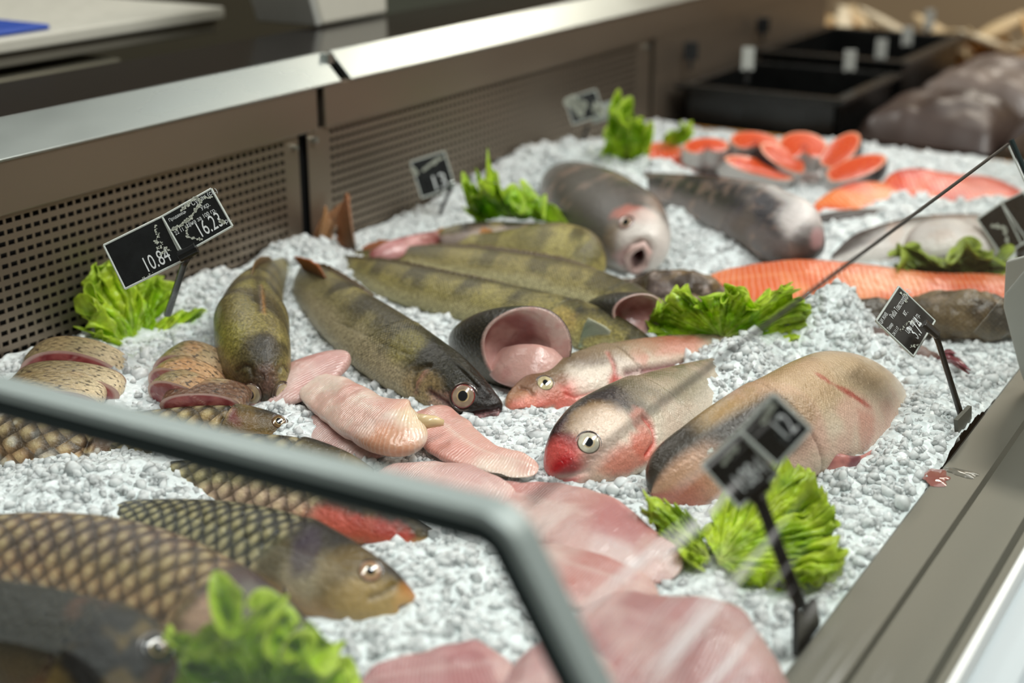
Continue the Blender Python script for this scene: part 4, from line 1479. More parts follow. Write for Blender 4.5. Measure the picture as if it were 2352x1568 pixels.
# ---------------------------------------------------------------- big carps at the back (blurred)
o = loft([(1510, 600, 1420, 620, 25, 1.15), (1540, 560, 1395, 600, 25, 1.2), (1535, 510, 1350, 560, 22, 1.25), (1480, 465, 1290, 510, 20, 1.25), (1410, 430, 1245, 470, 18, 1.2), (1350, 405, 1240, 435, 15, 1.1)],
         n=200, m=100, nsign=-1)
silver_colors(o, back=(92, 88, 82), flank=(190, 184, 178), belly=(226, 220, 214), seed=11, lo=-.1)
bv = bvh_of(o)
r_ = start('silver_carp', 'big grey carp facing the front with a wide open mouth', at=o.C[80])
patch(o, bv, 1370, 500, .05, (96, 90, 82), .9, seed=1)
patch(o, bv, 1400, 450, .05, (84, 80, 76), .8, seed=21)
patch(o, bv, 1420, 545, .020, (130, 112, 92), .8, seed=2)
patch(o, bv, 1480, 565, .035, (218, 208, 202), .85, seed=3)
patch(o, bv, 1445, 600, .018, (206, 164, 160), .8, seed=4)
patch(o, bv, 1455, 490, .014, (196, 110, 92), .7, dirpx=(50, 12), sx=2, seed=5)
patch(o, bv, 1464, 590, .014, (50, 14, 14), 1.0, dirpx=(10, -25), sx=1.5, nz=.3, seed=6)
patch(o, bv, 1500, 520, .030, (224, 216, 208), .7, seed=8)
line(o, bv, [(1452, 608), (1464, 590), (1474, 574)], .009, .016)
finish(o, 'body', M['skin_silver'], r_)
eye(bv, 1438, 512, .008, r_, iris=(170, 140, 130), pr=.45)
# raised lip around the mouth
cm = [hit(bv, *q)[0] for q in ((1450, 618), (1440, 590), (1456, 570), (1478, 562), (1490, 580), (1482, 606), (1465, 622), (1450, 618))]
b = MB(); b.tube([np.array(q) for q in cm], .004, 8); b.build('lips', plain('pale_pink_lip', (212, 180, 172), .25), r_, smooth=True)

o = loft([(1905, 560, 1880, 596, 35, .6), (1890, 500, 1800, 600, 38, .62), (1800, 440, 1710, 570, 40, .6), (1700, 415, 1620, 520, 42, .56), (1590, 405, 1530, 470, 42, .52),
          (1490, 400, 1455, 440, 40, .5), (1420, 395, 1400, 418, 40, .4)], n=200, m=100, sink=.0, zb=.012)
silver_colors(o, back=(32, 30, 34), flank=(38, 35, 40), belly=(120, 112, 110), seed=14, lo=.75)
o.col = mixc(o.col, lin((206, 202, 198)), sst(o.D2 + (fbm(o.P, 25, 3, 4) - .5) * .8, .45, .85) * (1 - sst(o.S2, .18, .5)) * .8)
o.col = mixc(o.col, lin((104, 92, 80)), sst(fbm(o.P, 30, 3, 9), .55, .7) * .5)
bv = bvh_of(o)
r_ = start('bighead_carp', 'large black sided carp with a white head, in front of the salmon steaks', at=o.C[80])
gill_ridge(o, .25, .02, .003, .018)
patch(o, bv, 1860, 500, .034, (222, 214, 210), .9, seed=1)
patch(o, bv, 1870, 570, .026, (40, 34, 32), .8, seed=2)
patch(o, bv, 1880, 545, .012, (206, 160, 160), .6, seed=3)
finish(o, 'body', M['skin_silver'], r_)
c0_, n_ = hit(bv, 1580, 470); c1_, _ = hit(bv, 1600, 490)
fin('pectoral_fin', [c0_, c1_], [c0_ + cam_r * .06 + n_ * .01, c1_ + cam_r * .055 + n_ * .006 - np.array((0, 0, .02))], r_, (84, 74, 84), (126, 112, 120), rays=14)

# dark capped pale fish to its right, and the pale bellies behind the glass
o = loft([(1905, 590, 1912, 604, 40, .55), (1945, 548, 1985, 602, 45, .55), (2010, 522, 2060, 596, 50, .52), (2090, 500, 2140, 585, 52, .5), (2180, 488, 2210, 560, 52, .48), (2260, 490, 2270, 530, 50, .4)], n=150, m=70, sink=.004)
silver_colors(o, back=(60, 56, 54), flank=(214, 208, 202), belly=(228, 222, 216), seed=17, lo=.1)
o.col = mixc(o.col, lin((70, 60, 54)), (1 - sst(o.S2, .12, .3)) * sst(o.D2, -.4, .2) * .9)
finish(o, 'body', M['skin_silver'], start('trout', 'pale fish with a dark cap just right of the white headed carp', at=o.C[50]))
o = loft([(2068, 560, 2082, 602, 60, .6), (2100, 520, 2130, 608, 60, .62), (2170, 500, 2200, 610, 60, .62), (2240, 510, 2250, 600, 60, .6), (2280, 540, 2282, 580, 60, .5)], n=130, m=60, zb=.012)
silver_colors(o, back=(120, 110, 106), flank=(206, 198, 192), belly=(232, 226, 220), seed=19, lo=.5)
finish(o, 'body', M['skin_silver'], start('trout', 'white bellied fish behind the glass, above the small lettuce', at=o.C[50]))
o = loft([(1860, 498, 1868, 512, 50, .5), (1930, 484, 1945, 510, 50, .5), (2020, 478, 2030, 502, 50, .5), (2090, 476, 2095, 490, 50, .4)], n=90, m=40, zb=.01)
o.col[:] = lin((62, 54, 52))
finish(o, 'body', M['skin_dark'], start('trout', 'narrow dark backed fish lying along the salmon fillets', at=o.C[40]))

# ---------------------------------------------------------------- dark catfish and squid to the right
def dark_cols(o, seed, a=(58, 48, 38), b=(112, 94, 68), c=(150, 130, 110), grey=(96, 92, 90)):
    P = o.P
    col = mixc(np.broadcast_to(lin(a), P.shape), lin(b), sst(fbm(P, 40, 4, seed), .42, .62))
    col = mixc(col, lin(grey), sst(fbm(P, 18, 3, seed + 2), .5, .66) * .6)
    o.col = mixc(col, lin(c), sst(fbm(P, 110, 4, seed + 3), .58, .74) * .8)
    o.P = o.P + normals(o) * ((fbm(P, 55, 3, seed + 6) - .5) * .010)[..., None]


for st, lb, zb_ in (([(1855, 715, 1870, 765, 30, .7), (1920, 698, 1930, 778, 30, .7), (1990, 690, 2000, 775, 30, .7), (2070, 690, 2070, 760, 30, .7), (2130, 700, 2130, 750, 30, .6)],
                     'dark brown tench left of the white lettered price card', 0.0),
                    ([(2070, 690, 2080, 740, 30, .7), (2130, 672, 2140, 770, 30, .7), (2210, 664, 2215, 778, 30, .7), (2280, 672, 2280, 778, 30, .7), (2330, 700, 2330, 775, 30, .6), (2370, 720, 2370, 760, 30, .6)],
                     'dark mottled tench behind the white lettered card, nearer the bracket', .004),
                    ([(1960, 745, 1970, 800, 30, .6), (2030, 760, 2035, 830, 30, .6), (2100, 790, 2105, 850, 30, .6), (2160, 815, 2165, 850, 30, .5)],
                     'small purple brown fish half buried under the price card', -.006)):
    o = loft(st, n=150, m=80, zb=zb_)
    dark_cols(o, st[0][0] * .01)
    if 'purple' in lb: o.col = mixc(o.col, lin((120, 84, 84)), np.full(o.P.shape[:2], .6))
    r_ = start('tench', lb, at=o.C[70])
    finish(o, 'body', M['skin_dark'], r_)
    if 'purple' in lb:
        c = o.C[-6]
        for k, (ex, ey) in enumerate(((2200, 832), (2225, 858), (2195, 812), (2228, 850))):
            t_ = Zp(ex, ey, .006 + .002 * k)
            m_ = (c + t_) / 2 + np.array((0, 0, .006))
            b = MB(); b.tube([c, m_, t_], [.006, .0045, .0008], 8, ell=(1, .5))
            b.build('fin_ray', plain('wine_red_fin', (118, 50, 62), .25, coat=.5), r_, smooth=True)
# dark heads in the second row, left of the lettuce
for st, lb, zb_ in (([(1690, 690, 1670, 715, 35, .7), (1650, 645, 1600, 710, 35, .7), (1570, 632, 1520, 705, 35, .7), (1480, 632, 1450, 700, 35, .6), (1420, 640, 1410, 680, 35, .5)],
                     'dark brown fish under the open mouthed carp', 0.0),
                    ([(1500, 690, 1500, 740, 35, .7), (1560, 672, 1570, 740, 35, .7), (1640, 690, 1650, 740, 35, .6), (1700, 700, 1700, 730, 35, .5)],
                     'dark fish head between the round cut fish and the lettuce', -.004)):
    o = loft(st, n=120, m=64, zb=zb_)
    dark_cols(o, st[0][0] * .013, (60, 44, 32), (120, 96, 64), (170, 150, 140), (120, 104, 104))
    finish(o, 'body', M['skin_dark'], start('tench', lb, at=o.C[50]))

# ---------------------------------------------------------------- the scaly carps at the front left
def carp(name, st, label, mat='skin_carp', n=220, m=110, eyes=(), seed=0, hs=.26, fins=(), group=None, sink=.006, zb=None, **kw):
    o = loft(st, n=n, m=m, sink=sink, zb=zb)
    carp_colors(o, seed=seed, hs=hs, **kw)
    bv = bvh_of(o)
    r = start(name, label, 'fish', group, at=o.C[n // 3])
    gill_ridge(o, hs, .025, .003, .018)
    return o, bv, r


o, bv, r_ = carp('common_carp', [(972, 1378, 958, 1402, 50, .55), (925, 1325, 880, 1432, 50, .56), (850, 1270, 775, 1432, 52, .54), (760, 1212, 655, 1410, 54, .52), (640, 1172, 530, 1370, 55, .5),
                                 (510, 1150, 410, 1300, 55, .48), (380, 1148, 310, 1250, 54, .46), (250, 1156, 220, 1222, 52, .44), (120, 1166, 110, 1206, 50, .4), (30, 1170, 25, 1200, 50, .35)],
                 'green backed scaly carp with the golden lips, head pointing right on open ice', hs=.30, seed=2, back=(46, 52, 44), flank=(128, 124, 88), mat='skin_carp_dense')
patch(o, bv, 760, 1240, .020, (40, 36, 32), .9, dirpx=(60, 25), sx=2, seed=1)
patch(o, bv, 700, 1320, .018, (170, 156, 124), .7, seed=2)
patch(o, bv, 940, 1385, .013, (186, 116, 48), .9, nz=.3, seed=3)
patch(o, bv, 800, 1330, .024, (120, 96, 46), .7, seed=4)
patch(o, bv, 860, 1395, .018, (176, 146, 84), .7, dirpx=(60, 10), sx=2, seed=5)
patch(o, bv, 700, 1270, .010, (60, 46, 60), .8, dirpx=(20, -50), sx=2, seed=6)
line(o, bv, [(968, 1392), (945, 1396), (925, 1398)], .002, .003, (90, 50, 26), .8)
line(o, bv, [(905, 1345), (880, 1362), (850, 1372)], .002, .0015, (60, 50, 32), .5)
finish(o, 'body', M['skin_carp_dense'], r_)
eye(bv, 850, 1312, .0068, r_, iris=(176, 138, 108), rim=(70, 50, 34), pr=.4)
c0_, n_ = hit(bv, 655, 1340); c1_, _ = hit(bv, 660, 1395)
fin('pectoral_fin', [c0_, c1_ - np.array((0, 0, .002))], [c0_ + cam_r * .012 - cam_u * .03 + n_ * .012, c0_ + cam_r * .016 - cam_u * .045 + n_ * .008], r_, (110, 92, 60), (60, 56, 44), rays=14)

o, bv, r_ = carp('common_carp', [(1005, 1222, 998, 1236, 50, .5), (950, 1192, 915, 1246, 52, .5), (860, 1150, 810, 1245, 54, .5), (760, 1112, 700, 1222, 55, .5), (640, 1082, 580, 1190, 55, .48),
                                 (510, 1062, 460, 1150, 55, .46), (390, 1062, 360, 1130, 54, .44), (290, 1080, 280, 1118, 50, .42), (215, 1100, 212, 1122, 50, .36)],
                 'checkered scaly carp crossing under the grey glass frame, red gills at its throat', seed=5, hs=.3, zb=.004, back=(48, 52, 44), flank=(140, 132, 96), belly=(214, 190, 160), headc=(70, 62, 48))
patch(o, bv, 860, 1222, .012, (190, 70, 60), .75, dirpx=(60, 18), sx=2.6, nz=1.0, seed=1)
patch(o, bv, 740, 1195, .012, (214, 100, 84), .8, dirpx=(60, 14), sx=2.2, seed=2)
patch(o, bv, 560, 1160, .016, (222, 186, 160), .8, dirpx=(60, 4), sx=4, seed=3)
finish(o, 'body', M['skin_carp'], r_)

o, bv, r_ = carp('common_carp', [(742, 1545, 718, 1580, 52, .5), (702, 1452, 600, 1600, 54, .52), (640, 1368, 500, 1540, 55, .52), (545, 1290, 410, 1480, 55, .5), (430, 1225, 300, 1420, 55, .48),
                                 (290, 1192, 170, 1380, 55, .46), (130, 1186, 40, 1352, 54, .44), (-30, 1196, -90, 1330, 52, .42), (-180, 1220, -220, 1310, 50, .4)],
                 'brown gold scaly carp at the front left, gill opening beside the lettuce', seed=9, hs=.30, back=(120, 92, 56), flank=(150, 122, 76), belly=(196, 152, 104), headc=(96, 88, 80), sink=.0)
patch(o, bv, 520, 1400, .022, (60, 34, 44), .9, dirpx=(40, -40), sx=1.8, seed=1)
patch(o, bv, 470, 1420, .012, (206, 170, 142), .8, dirpx=(30, -40), sx=2, seed=2)
patch(o, bv, 580, 1395, .022, (112, 108, 96), .8, seed=3)
patch(o, bv, 250, 1230, .02, (96, 66, 70), .5, dirpx=(80, 0), sx=4, seed=4)
finish(o, 'body', M['skin_carp'], r_)

o, bv, r_ = carp('tench', [(425, 1545, 405, 1620, 50, .55), (395, 1470, 330, 1680, 50, .56), (300, 1400, 210, 1680, 52, .54), (170, 1355, 80, 1620, 52, .5), (20, 1335, -60, 1560, 50, .48), (-160, 1330, -210, 1480, 50, .42)],
                 'near black fish in the bottom left corner, head beside the lettuce', seed=12, hs=.3, back=(14, 16, 13), flank=(24, 24, 18), belly=(80, 66, 44), headc=(26, 24, 20), sink=-.004)
o.col = mixc(o.col, lin((112, 92, 50)), sst(fbm(o.P, 28, 3, 3), .58, .7) * .6)
patch(o, bv, 395, 1560, .016, (120, 84, 60), .8, seed=2)
line(o, bv, [(425, 1530), (395, 1560), (370, 1600)], .003, .004, (40, 24, 20), .8)
finish(o, 'body', M['skin_black'], r_)
eye(bv, 360, 1490, .008, r_, iris=(40, 34, 26), rim=(26, 22, 20), pr=.45)

o, bv, r_ = carp('common_carp', [(692, 985, 686, 1002, 48, .55), (655, 958, 628, 1010, 50, .55), (590, 940, 555, 1012, 52, .52), (500, 934, 470, 1012, 54, .5), (410, 938, 385, 1008, 54, .48), (320, 945, 305, 1000, 54, .46),
                                 (230, 950, 222, 990, 52, .42), (160, 955, 157, 982, 50, .38)],
                 'carp with golden scale rows just above the grey frame, orange lips', seed=15, hs=.30, zb=.0, back=(84, 72, 46), flank=(168, 146, 92), belly=(200, 178, 136), headc=(88, 70, 38))
patch(o, bv, 682, 985, .008, (200, 124, 84), .9, nz=.3, seed=1)
patch(o, bv, 560, 975, .012, (112, 84, 40), .7, seed=2)
patch(o, bv, 535, 958, .006, (110, 40, 44), .8, dirpx=(10, 16), sx=2, seed=3)
finish(o, 'body', M['skin_carp'], r_)
eye(bv, 640, 968, .0055, r_, iris=(110, 84, 50), pr=.45)

o, bv, r_ = carp('common_carp', [(865, 1078, 856, 1094, 50, .5), (800, 1040, 770, 1095, 52, .5), (700, 1008, 665, 1085, 54, .5), (580, 1000, 545, 1072, 54, .48), (460, 1000, 430, 1060, 54, .46), (350, 1010, 330, 1060, 52, .44),
                                 (240, 1022, 230, 1058, 50, .4), (180, 1030, 176, 1052, 50, .36)],
                 'carp mostly hidden behind the grey frame, only its back and tail scales visible', seed=18, hs=.28, zb=.004, back=(74, 66, 46), flank=(150, 136, 96), belly=(200, 180, 140))
finish(o, 'body', M['skin_carp'], r_)

o, bv, r_ = carp('common_carp', [(300, 1020, 292, 1046, 45, .5), (210, 985, 180, 1075, 50, .5), (110, 950, 80, 1085, 52, .48), (0, 930, -20, 1080, 54, .46), (-110, 930, -125, 1050, 50, .4)],
                 'ice flecked brown carp at the left edge behind the frame', seed=21, hs=.2, zb=.0, back=(92, 78, 60), flank=(140, 116, 84), belly=(190, 150, 110), headc=(96, 76, 60))
o.col = mixc(o.col, lin((210, 206, 196)), sst(fbm(o.P, 90, 3, 5), .6, .7) * .7)
finish(o, 'body', M['skin_carp'], r_)
# ================================================================ SLICED FISH BY THE PANEL
def slice_disc(name, px, py, hw, hh, yaw, lean, thick, label, group, seed, brown=0.0, zb=0.0, arc=None, dark=0.0):
    """one thick cutlet: skin round the rim, dark pink muscle on both faces. px,py = foot centre of its near face"""
    c = Zp(px, py, zb)
    sc = np.linalg.norm(c - CAM) / FPX
    R = hw * sc; Hh = hh * sc
    m = 72; n = 12
    ax = np.array((math.cos(yaw), math.sin(yaw), 0)); sd = np.array((-ax[1], ax[0], 0))
    if sd @ cam_r < 0: sd = -sd
    up = unit(np.array((0, 0, 1.0)) * math.cos(lean) - ax * math.sin(lean)); axl = unit(ax * math.cos(lean) + np.array((0, 0, 1.0)) * math.sin(lean))
    th = np.linspace(0, 2 * np.pi, m, endpoint=False)
    prof = 1 + .05 * np.cos(3 * th + seed)
    X = np.sin(th) * prof; Y = np.cos(th) * prof
    ctr = c + up * Hh * .55
    P = []; Cc = []; Sc = []; UV = []
    r_f = start(name, label, 'fish slice', group, at=c)
    # skin band
    for i in range(n):
        q = i / (n - 1)
        bul = 1 + .05 * math.sin(q * math.pi) - .03 * seed % .02
        Q = ctr + (sd[None] * (X * R * bul)[:, None]) + (up[None] * (Y * Hh * bul)[:, None]) - axl * (q * thick)
        P.append(Q); UV.append(np.stack([np.full(m, q * thick), ((th + np.pi) % (2 * np.pi) - np.pi) * R], -1))
        D = np.cos(th)
        base = mixc(np.broadcast_to(lin((222, 204, 168)), (m, 3)), lin((142, 128, 92)), sst(D + (fbm(Q, 60, 3, seed) - .5) * .5 - X * .5, .0, 1.1))
        base = mixc(base, lin((196, 138, 84)), np.full(m, brown) * sst(fbm(Q, 45, 3, seed + 1), .3, .7))
        base = mixc(base, lin((96, 62, 44)), np.full(m, dark) * sst(fbm(Q, 35, 3, seed + 4), .35, .6))
        Cc.append(base); Sc.append(np.full(m, 1.0 if .06 < q < .94 else 0))
    P = np.array(P); idx = np.arange(n * m).reshape(n, m)
    F = np.stack([idx[:-1], idx[1:], np.roll(idx, -1, 1)[1:], np.roll(idx, -1, 1)[:-1]], -1).reshape(-1, 4)
    mesh('skin', P.reshape(-1, 3), F, M['skin_slice'], r_f, col=np.array(Cc).reshape(-1, 3), scl=np.array(Sc).ravel(), uv=np.array(UV).reshape(-1, 2))
    SOLIDS.append((P.reshape(-1, 3), F.tolist(), n * m))
    for sgn, off in ((1, 0), (-1, thick)):
        rings = 16
        V = []; Co = []
        for i in range(rings + 1):
            q = i / rings
            Q = ctr + sd[None] * (X * R * q)[:, None] + up[None] * (Y * Hh * q)[:, None] - axl * off + axl * sgn * (.0022 * (1 - q ** 3))
            V.append(Q)
            sect = np.abs(np.sin(th * 2.0 + .6 * math.sin(q * 4 + seed)))
            cc = mixc(np.broadcast_to(lin((150, 62, 66)), (m, 3)), lin((196, 118, 112)), sst(fbm(Q, 120, 3, seed), .35, .7) * .8)
            cc = mixc(cc, lin((216, 170, 162)), (1 - sst(sect, .0, .12)) * .8 * (q > .12))
            if q > .9: cc = mixc(cc, lin((222, 190, 178)), np.full(m, .85))
            Co.append(cc)
        idx = np.arange((rings + 1) * m).reshape(rings + 1, m)
        F = np.stack([idx[:-1], idx[1:], np.roll(idx, -1, 1)[1:], np.roll(idx, -1, 1)[:-1]], -1).reshape(-1, 4)
        mesh('cut_face', np.array(V).reshape(-1, 3), F, M['flesh_smooth'], r_f, col=np.array(Co).reshape(-1, 3))
    return r_f


GS = 'sliced silvery fish left by the panel'
ya = math.radians(-62)
for k, (x, y, hw, hh, yw, ln, tk, lb, br) in enumerate([
        (160, 890, 112, 58, -60, -8, .025, 'pale scaled cutlet at the back of the left sliced fish, narrow pink edge', .1),
        (145, 938, 122, 56, -58, -8, .022, 'pale scaled cutlet in the middle of the left sliced fish, pink crescent above it', .1),
        (112, 968, 112, 52, -56, -8, .030, 'scaled cutlet nearest the front of the left sliced fish, half behind the frame', .15)]):
    slice_disc('fish_slice', x, y, hw, hh, math.radians(yw), math.radians(ln), tk, lb, GS, k + 1, br, zb=.002)
for k, (x, y, hw, hh, yw, ln, tk, lb, br, dk) in enumerate([
        (428, 892, 88, 52, -80, -8, .026, 'orange tinted cutlet at the back of the right sliced fish, under the lettuce', .6, 0),
        (412, 918, 84, 50, -84, -8, .022, 'orange tinted cutlet second in the right sliced fish', .7, .1),
        (412, 944, 86, 48, -88, -8, .020, 'brownish cutlet third in the right sliced fish', .7, .4),
        (468, 962, 96, 44, -66, -8, .024, 'brown cutlet at the front of the right sliced fish, dark red cut face', .6, .95)]):
    slice_disc('fish_slice', x, y, hw, hh, math.radians(yw), math.radians(ln), tk, lb, 'sliced brownish fish between the left slices and the upright pike perch', k + 7, br, zb=.002, dark=dk)


# ================================================================ HOLLOW GUTTED FISH (open body facing the lens)
def hollow(name, px, py, hw, hh, back, depth, label, rollpx=0.0, zc=None, thickL=.07, thickR=.22, seed=0):
    """px,py centre of the opening; hw,hh its half size in px; back = (dx,dy) world direction of the body behind"""
    sc = None
    zc = zc
    c = Zp(px, py, zc)
    sc = np.linalg.norm(c - CAM) / FPX
    Rw = hw * sc; Rh = hh * sc
    bd = unit(np.array((back[0], back[1], back[2])))
    sd = unit(cam_r * 1.0 + bd * rollpx)
    up = unit(np.array((0, 0, 1.0)) + cam_h * .08)
    m = 96
    th = np.linspace(0, 2 * np.pi, m, endpoint=False)
    # rim outline: a leaning horseshoe
    X = np.sin(th) * (1 + .06 * np.cos(th)); Y = np.cos(th) * (1 + .05 * np.sin(2 * th))
    tk = thickL + (thickR - thickL) * sst(X, -.4, 1)
    rows = []; cols = []; kinds = []
    # outer from the far end to the rim
    for q in np.linspace(1, 0, 26):
        f = (1 - q ** 2.4 * .55)
        rows.append(c + bd * depth * q + sd * (X * Rw * f)[:, None] + up * (Y * Rh * f)[:, None])
        D = np.cos(th)
        cc = mixc(np.broadcast_to(lin((110, 100, 88)), (m, 3)), lin((40, 38, 32)), sst(D + .2 * (fbm(rows[-1], 50, 3, seed) - .5) - X * .3, -.3, .6))
        cols.append(cc)
    no = len(rows)
    for q in (0.25, .5, .75, 1.0):
        f = 1 - tk * q
        rows.append(c - bd * .0025 * math.sin(q * math.pi) + sd * (X * Rw * f)[:, None] + up * (Y * Rh * f)[:, None])
        cols.append(mixc(np.broadcast_to(lin((216, 184, 174)), (m, 3)), lin((206, 158, 150)), sst(fbm(rows[-1], 140, 3, seed), .4, .7)))
    for q in np.linspace(.06, 1, 22):
        f = (1 - tk) * (1 - q)
        lump = (fbm(np.stack([X * 1.5, Y * 1.5, np.full(m, q * 2)], -1), 1.0, 3, seed + 2) - .5) * .22
        f = f * (1 + lump)
        rows.append(c + bd * depth * .26 * math.sin(q * math.pi / 2) + sd * (X * Rw * f)[:, None] + up * (Y * Rh * f)[:, None])
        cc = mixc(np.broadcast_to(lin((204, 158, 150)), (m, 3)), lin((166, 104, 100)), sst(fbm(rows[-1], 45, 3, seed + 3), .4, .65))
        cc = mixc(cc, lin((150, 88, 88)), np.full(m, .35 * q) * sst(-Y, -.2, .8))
        cols.append(cc)
    P = np.array(rows); n = len(P)
    r = start(name, label, 'fish piece', None, at=c)
    idx = np.arange(n * m).reshape(n, m)
    F = np.stack([idx[:-1], np.roll(idx, -1, 1)[:-1], np.roll(idx, -1, 1)[1:], idx[1:]], -1)
    cols = np.array(cols)
    uv = np.stack([np.repeat(np.linspace(0, depth, n)[:, None], m, 1), np.repeat((th * Rw)[None], n, 0)], -1)
    Fo = F[:no].reshape(-1, 4); Fi = F[no:]
    mesh('skin', P.reshape(-1, 3), Fo, M['skin_dark'], r, col=cols.reshape(-1, 3), scl=np.full(n * m, .5), uv=uv.reshape(-1, 2))
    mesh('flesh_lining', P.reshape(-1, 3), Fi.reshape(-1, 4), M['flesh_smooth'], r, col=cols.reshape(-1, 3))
    SOLIDS.append((P[:no].reshape(-1, 3), F[:no - 1].reshape(-1, 4).tolist(), no * m))
    return r, c, sd, up, bd, Rw, Rh


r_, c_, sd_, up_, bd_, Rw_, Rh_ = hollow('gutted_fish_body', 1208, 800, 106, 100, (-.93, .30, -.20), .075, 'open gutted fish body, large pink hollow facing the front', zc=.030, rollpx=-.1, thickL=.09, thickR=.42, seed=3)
# inner flap of flesh running down to the right
o = loft([(1128, 800, 1132, 850, 40, .25), (1180, 790, 1176, 885, 40, .25), (1240, 792, 1232, 895, 40, .25), (1300, 806, 1290, 878, 40, .22), (1334, 826, 1328, 856, 40, .2)], n=110, m=56, zb=.006, sink=0)
o.col = mixc(np.broadcast_to(lin((208, 164, 154)), o.P.shape), lin((190, 130, 124)), sst(fbm(o.P, 40, 3, 7), .4, .65) * .8)
finish(o, 'belly_flap', M['flesh_smooth'], r_, solid=False)
hollow('gutted_fish_body', 1466, 722, 62, 50, (-.9, .35, -.15), .055, 'smaller open gutted fish body left of the middle lettuce', zc=.028, rollpx=.1, thickL=.1, thickR=.16, seed=9)


# ================================================================ FILLETS
def fillet(name, st, label, cols=((206, 160, 150), (222, 196, 184), (190, 112, 104)), mat='flesh', n=170, m=84, seed=0, zb=.0, sink=.002, group='raw white fillets in the middle of the ice',
           cat='fish fillet', p=.75, skin_edge=None, bands=True, ph=75, wav=.005, patches=()):
    st = [tuple(r[:4]) + ((ph, r[4]) if len(r) > 4 else (ph, .2)) + ((r[5],) if len(r) > 5 else ()) for r in st]
    o = loft(st, n=n, m=m, sink=sink, p=p, pw=.7, zb=zb)
    P0 = o.P.copy()
    nn = normals(o)
    o.P = o.P + nn * ((fbm(P0, 26, 3, seed) - .5) * wav * 2.0)[..., None]
    c = mixc(np.broadcast_to(lin(cols[0]), o.P.shape), lin(cols[1]), sst(fbm(P0, 30, 4, seed + 1), .42, .66))
    c = mixc(c, lin(cols[2]), sst(fbm(P0, 16, 3, seed + 2), .50, .70) * .75)
    # paler seam running along the loin
    seam = np.exp(-((o.D2 - .15 + .25 * (fbm(P0, 12, 2, seed + 3) - .5)) / .07) ** 2)
    c = mixc(c, lin(cols[1]), seam * .5)
    o.col = c
    bv = bvh_of(o)
    for q in patches: patch(o, bv, *q[:5], **(q[5] if len(q) > 5 else {}))
    r = start(name, label, cat, group, at=o.C[n // 2])
    finish(o, 'flesh', M[mat], r)
    if skin_edge:
        k0, k1, side = skin_edge
        i0, i1 = int(k0 * n), int(k1 * n)
        j = int(m * side)
        b = MB(); b.tube([o.P[i, j] - np.array((0, 0, .001)) for i in range(i0, i1, 3)], [.0012 + .0016 * math.sin(math.pi * t / max(1, len(range(i0, i1, 3)) - 1)) for t in range(len(range(i0, i1, 3)))], 8)
        b.build('skin_edge', plain('dark_olive_skin_edge', (58, 48, 30), .5, noise=.4, nscale=200, bump=.6), r, smooth=True)
    return o, r


P1 = ((214, 172, 158), (226, 204, 188), (204, 134, 122))
P2 = ((198, 156, 150), (212, 182, 174), (186, 112, 106))
P3 = ((178, 126, 126), (196, 156, 152), (156, 78, 84))
fillet('fish_fillet', [(690, 945, 700, 985, .18), (740, 950, 735, 1010, .2), (800, 965, 780, 1035, .2), (860, 990, 830, 1060, .2), (900, 1010, 880, 1060, .18)], 'pink fillet under the thick one, beside the carp lips', P2, seed=3)
fillet('fish_fillet', [(640, 800, 655, 900, .2), (690, 800, 700, 930, .2), (720, 870, 730, 950, .2)], 'pale fillet end showing right of the upright pike perch', P2, seed=31, group=None, wav=.002)
fillet('fish_fillet', [(975, 905, 960, 975, .16), (1030, 940, 985, 1030, .2), (1090, 990, 1040, 1070, .22), (1160, 1030, 1110, 1085, .22), (1215, 1052, 1180, 1094, .2), (1245, 1070, 1230, 1092, .2)],
       'long fillet with a dark skin edge, reaching the red mouthed carp', P1, seed=5, zb=.004, skin_edge=(.55, .8, .54))
fillet('fish_fillet', [(870, 1062, 860, 1110, .2), (950, 1050, 940, 1140, .2), (1040, 1060, 1020, 1180, .2), (1130, 1095, 1110, 1200, .2), (1200, 1140, 1190, 1200, .2)], 'broad pink fillet behind the corner of the grey frame', P2, seed=7)
fillet('fish_fillet', [(1110, 1090, 1080, 1150, .2), (1220, 1095, 1170, 1210, .2), (1340, 1120, 1270, 1280, .22), (1450, 1170, 1370, 1330, .2), (1540, 1240, 1450, 1340, .2), (1590, 1290, 1530, 1345, .2)],
       'large rosy fillet below the red mouthed carp', P2, seed=9, patches=((1430, 1200, .028, (176, 96, 100), .7), (1400, 1270, .02, (222, 204, 202), .6)))
fillet('fish_fillet', [(1220, 1230, 1180, 1300, .2), (1340, 1260, 1300, 1390, .2), (1450, 1310, 1400, 1420, .2), (1540, 1340, 1500, 1400, .2)], 'pale pink fillet right of the bent frame', P2, seed=10)
fillet('fish_fillet', [(1330, 1370, 1290, 1500, .2), (1450, 1350, 1400, 1580, .22), (1570, 1370, 1540, 1640, .22), (1700, 1425, 1680, 1680, .2), (1790, 1500, 1780, 1640, .2), (1825, 1560, 1815, 1620, .2)],
       'dark rosy fillet seen through the streaked glass, lower right', P3, seed=11)
fillet('fish_fillet', [(820, 1560, 830, 1620, .2), (900, 1510, 930, 1640, .2), (1020, 1478, 1060, 1660, .2), (1130, 1465, 1160, 1640, .2), (1190, 1480, 1200, 1600, .2)], 'rosy fillet at the bottom edge of the picture, left of the darker one', P3, seed=13)
fillet('fish_fillet', [(1150, 1462, 1165, 1640, .2), (1240, 1448, 1260, 1680, .22), (1340, 1450, 1370, 1690, .2), (1420, 1480, 1430, 1640, .2)], 'darker red fillet at the bottom edge behind the frame', P3, seed=14, zb=.004)
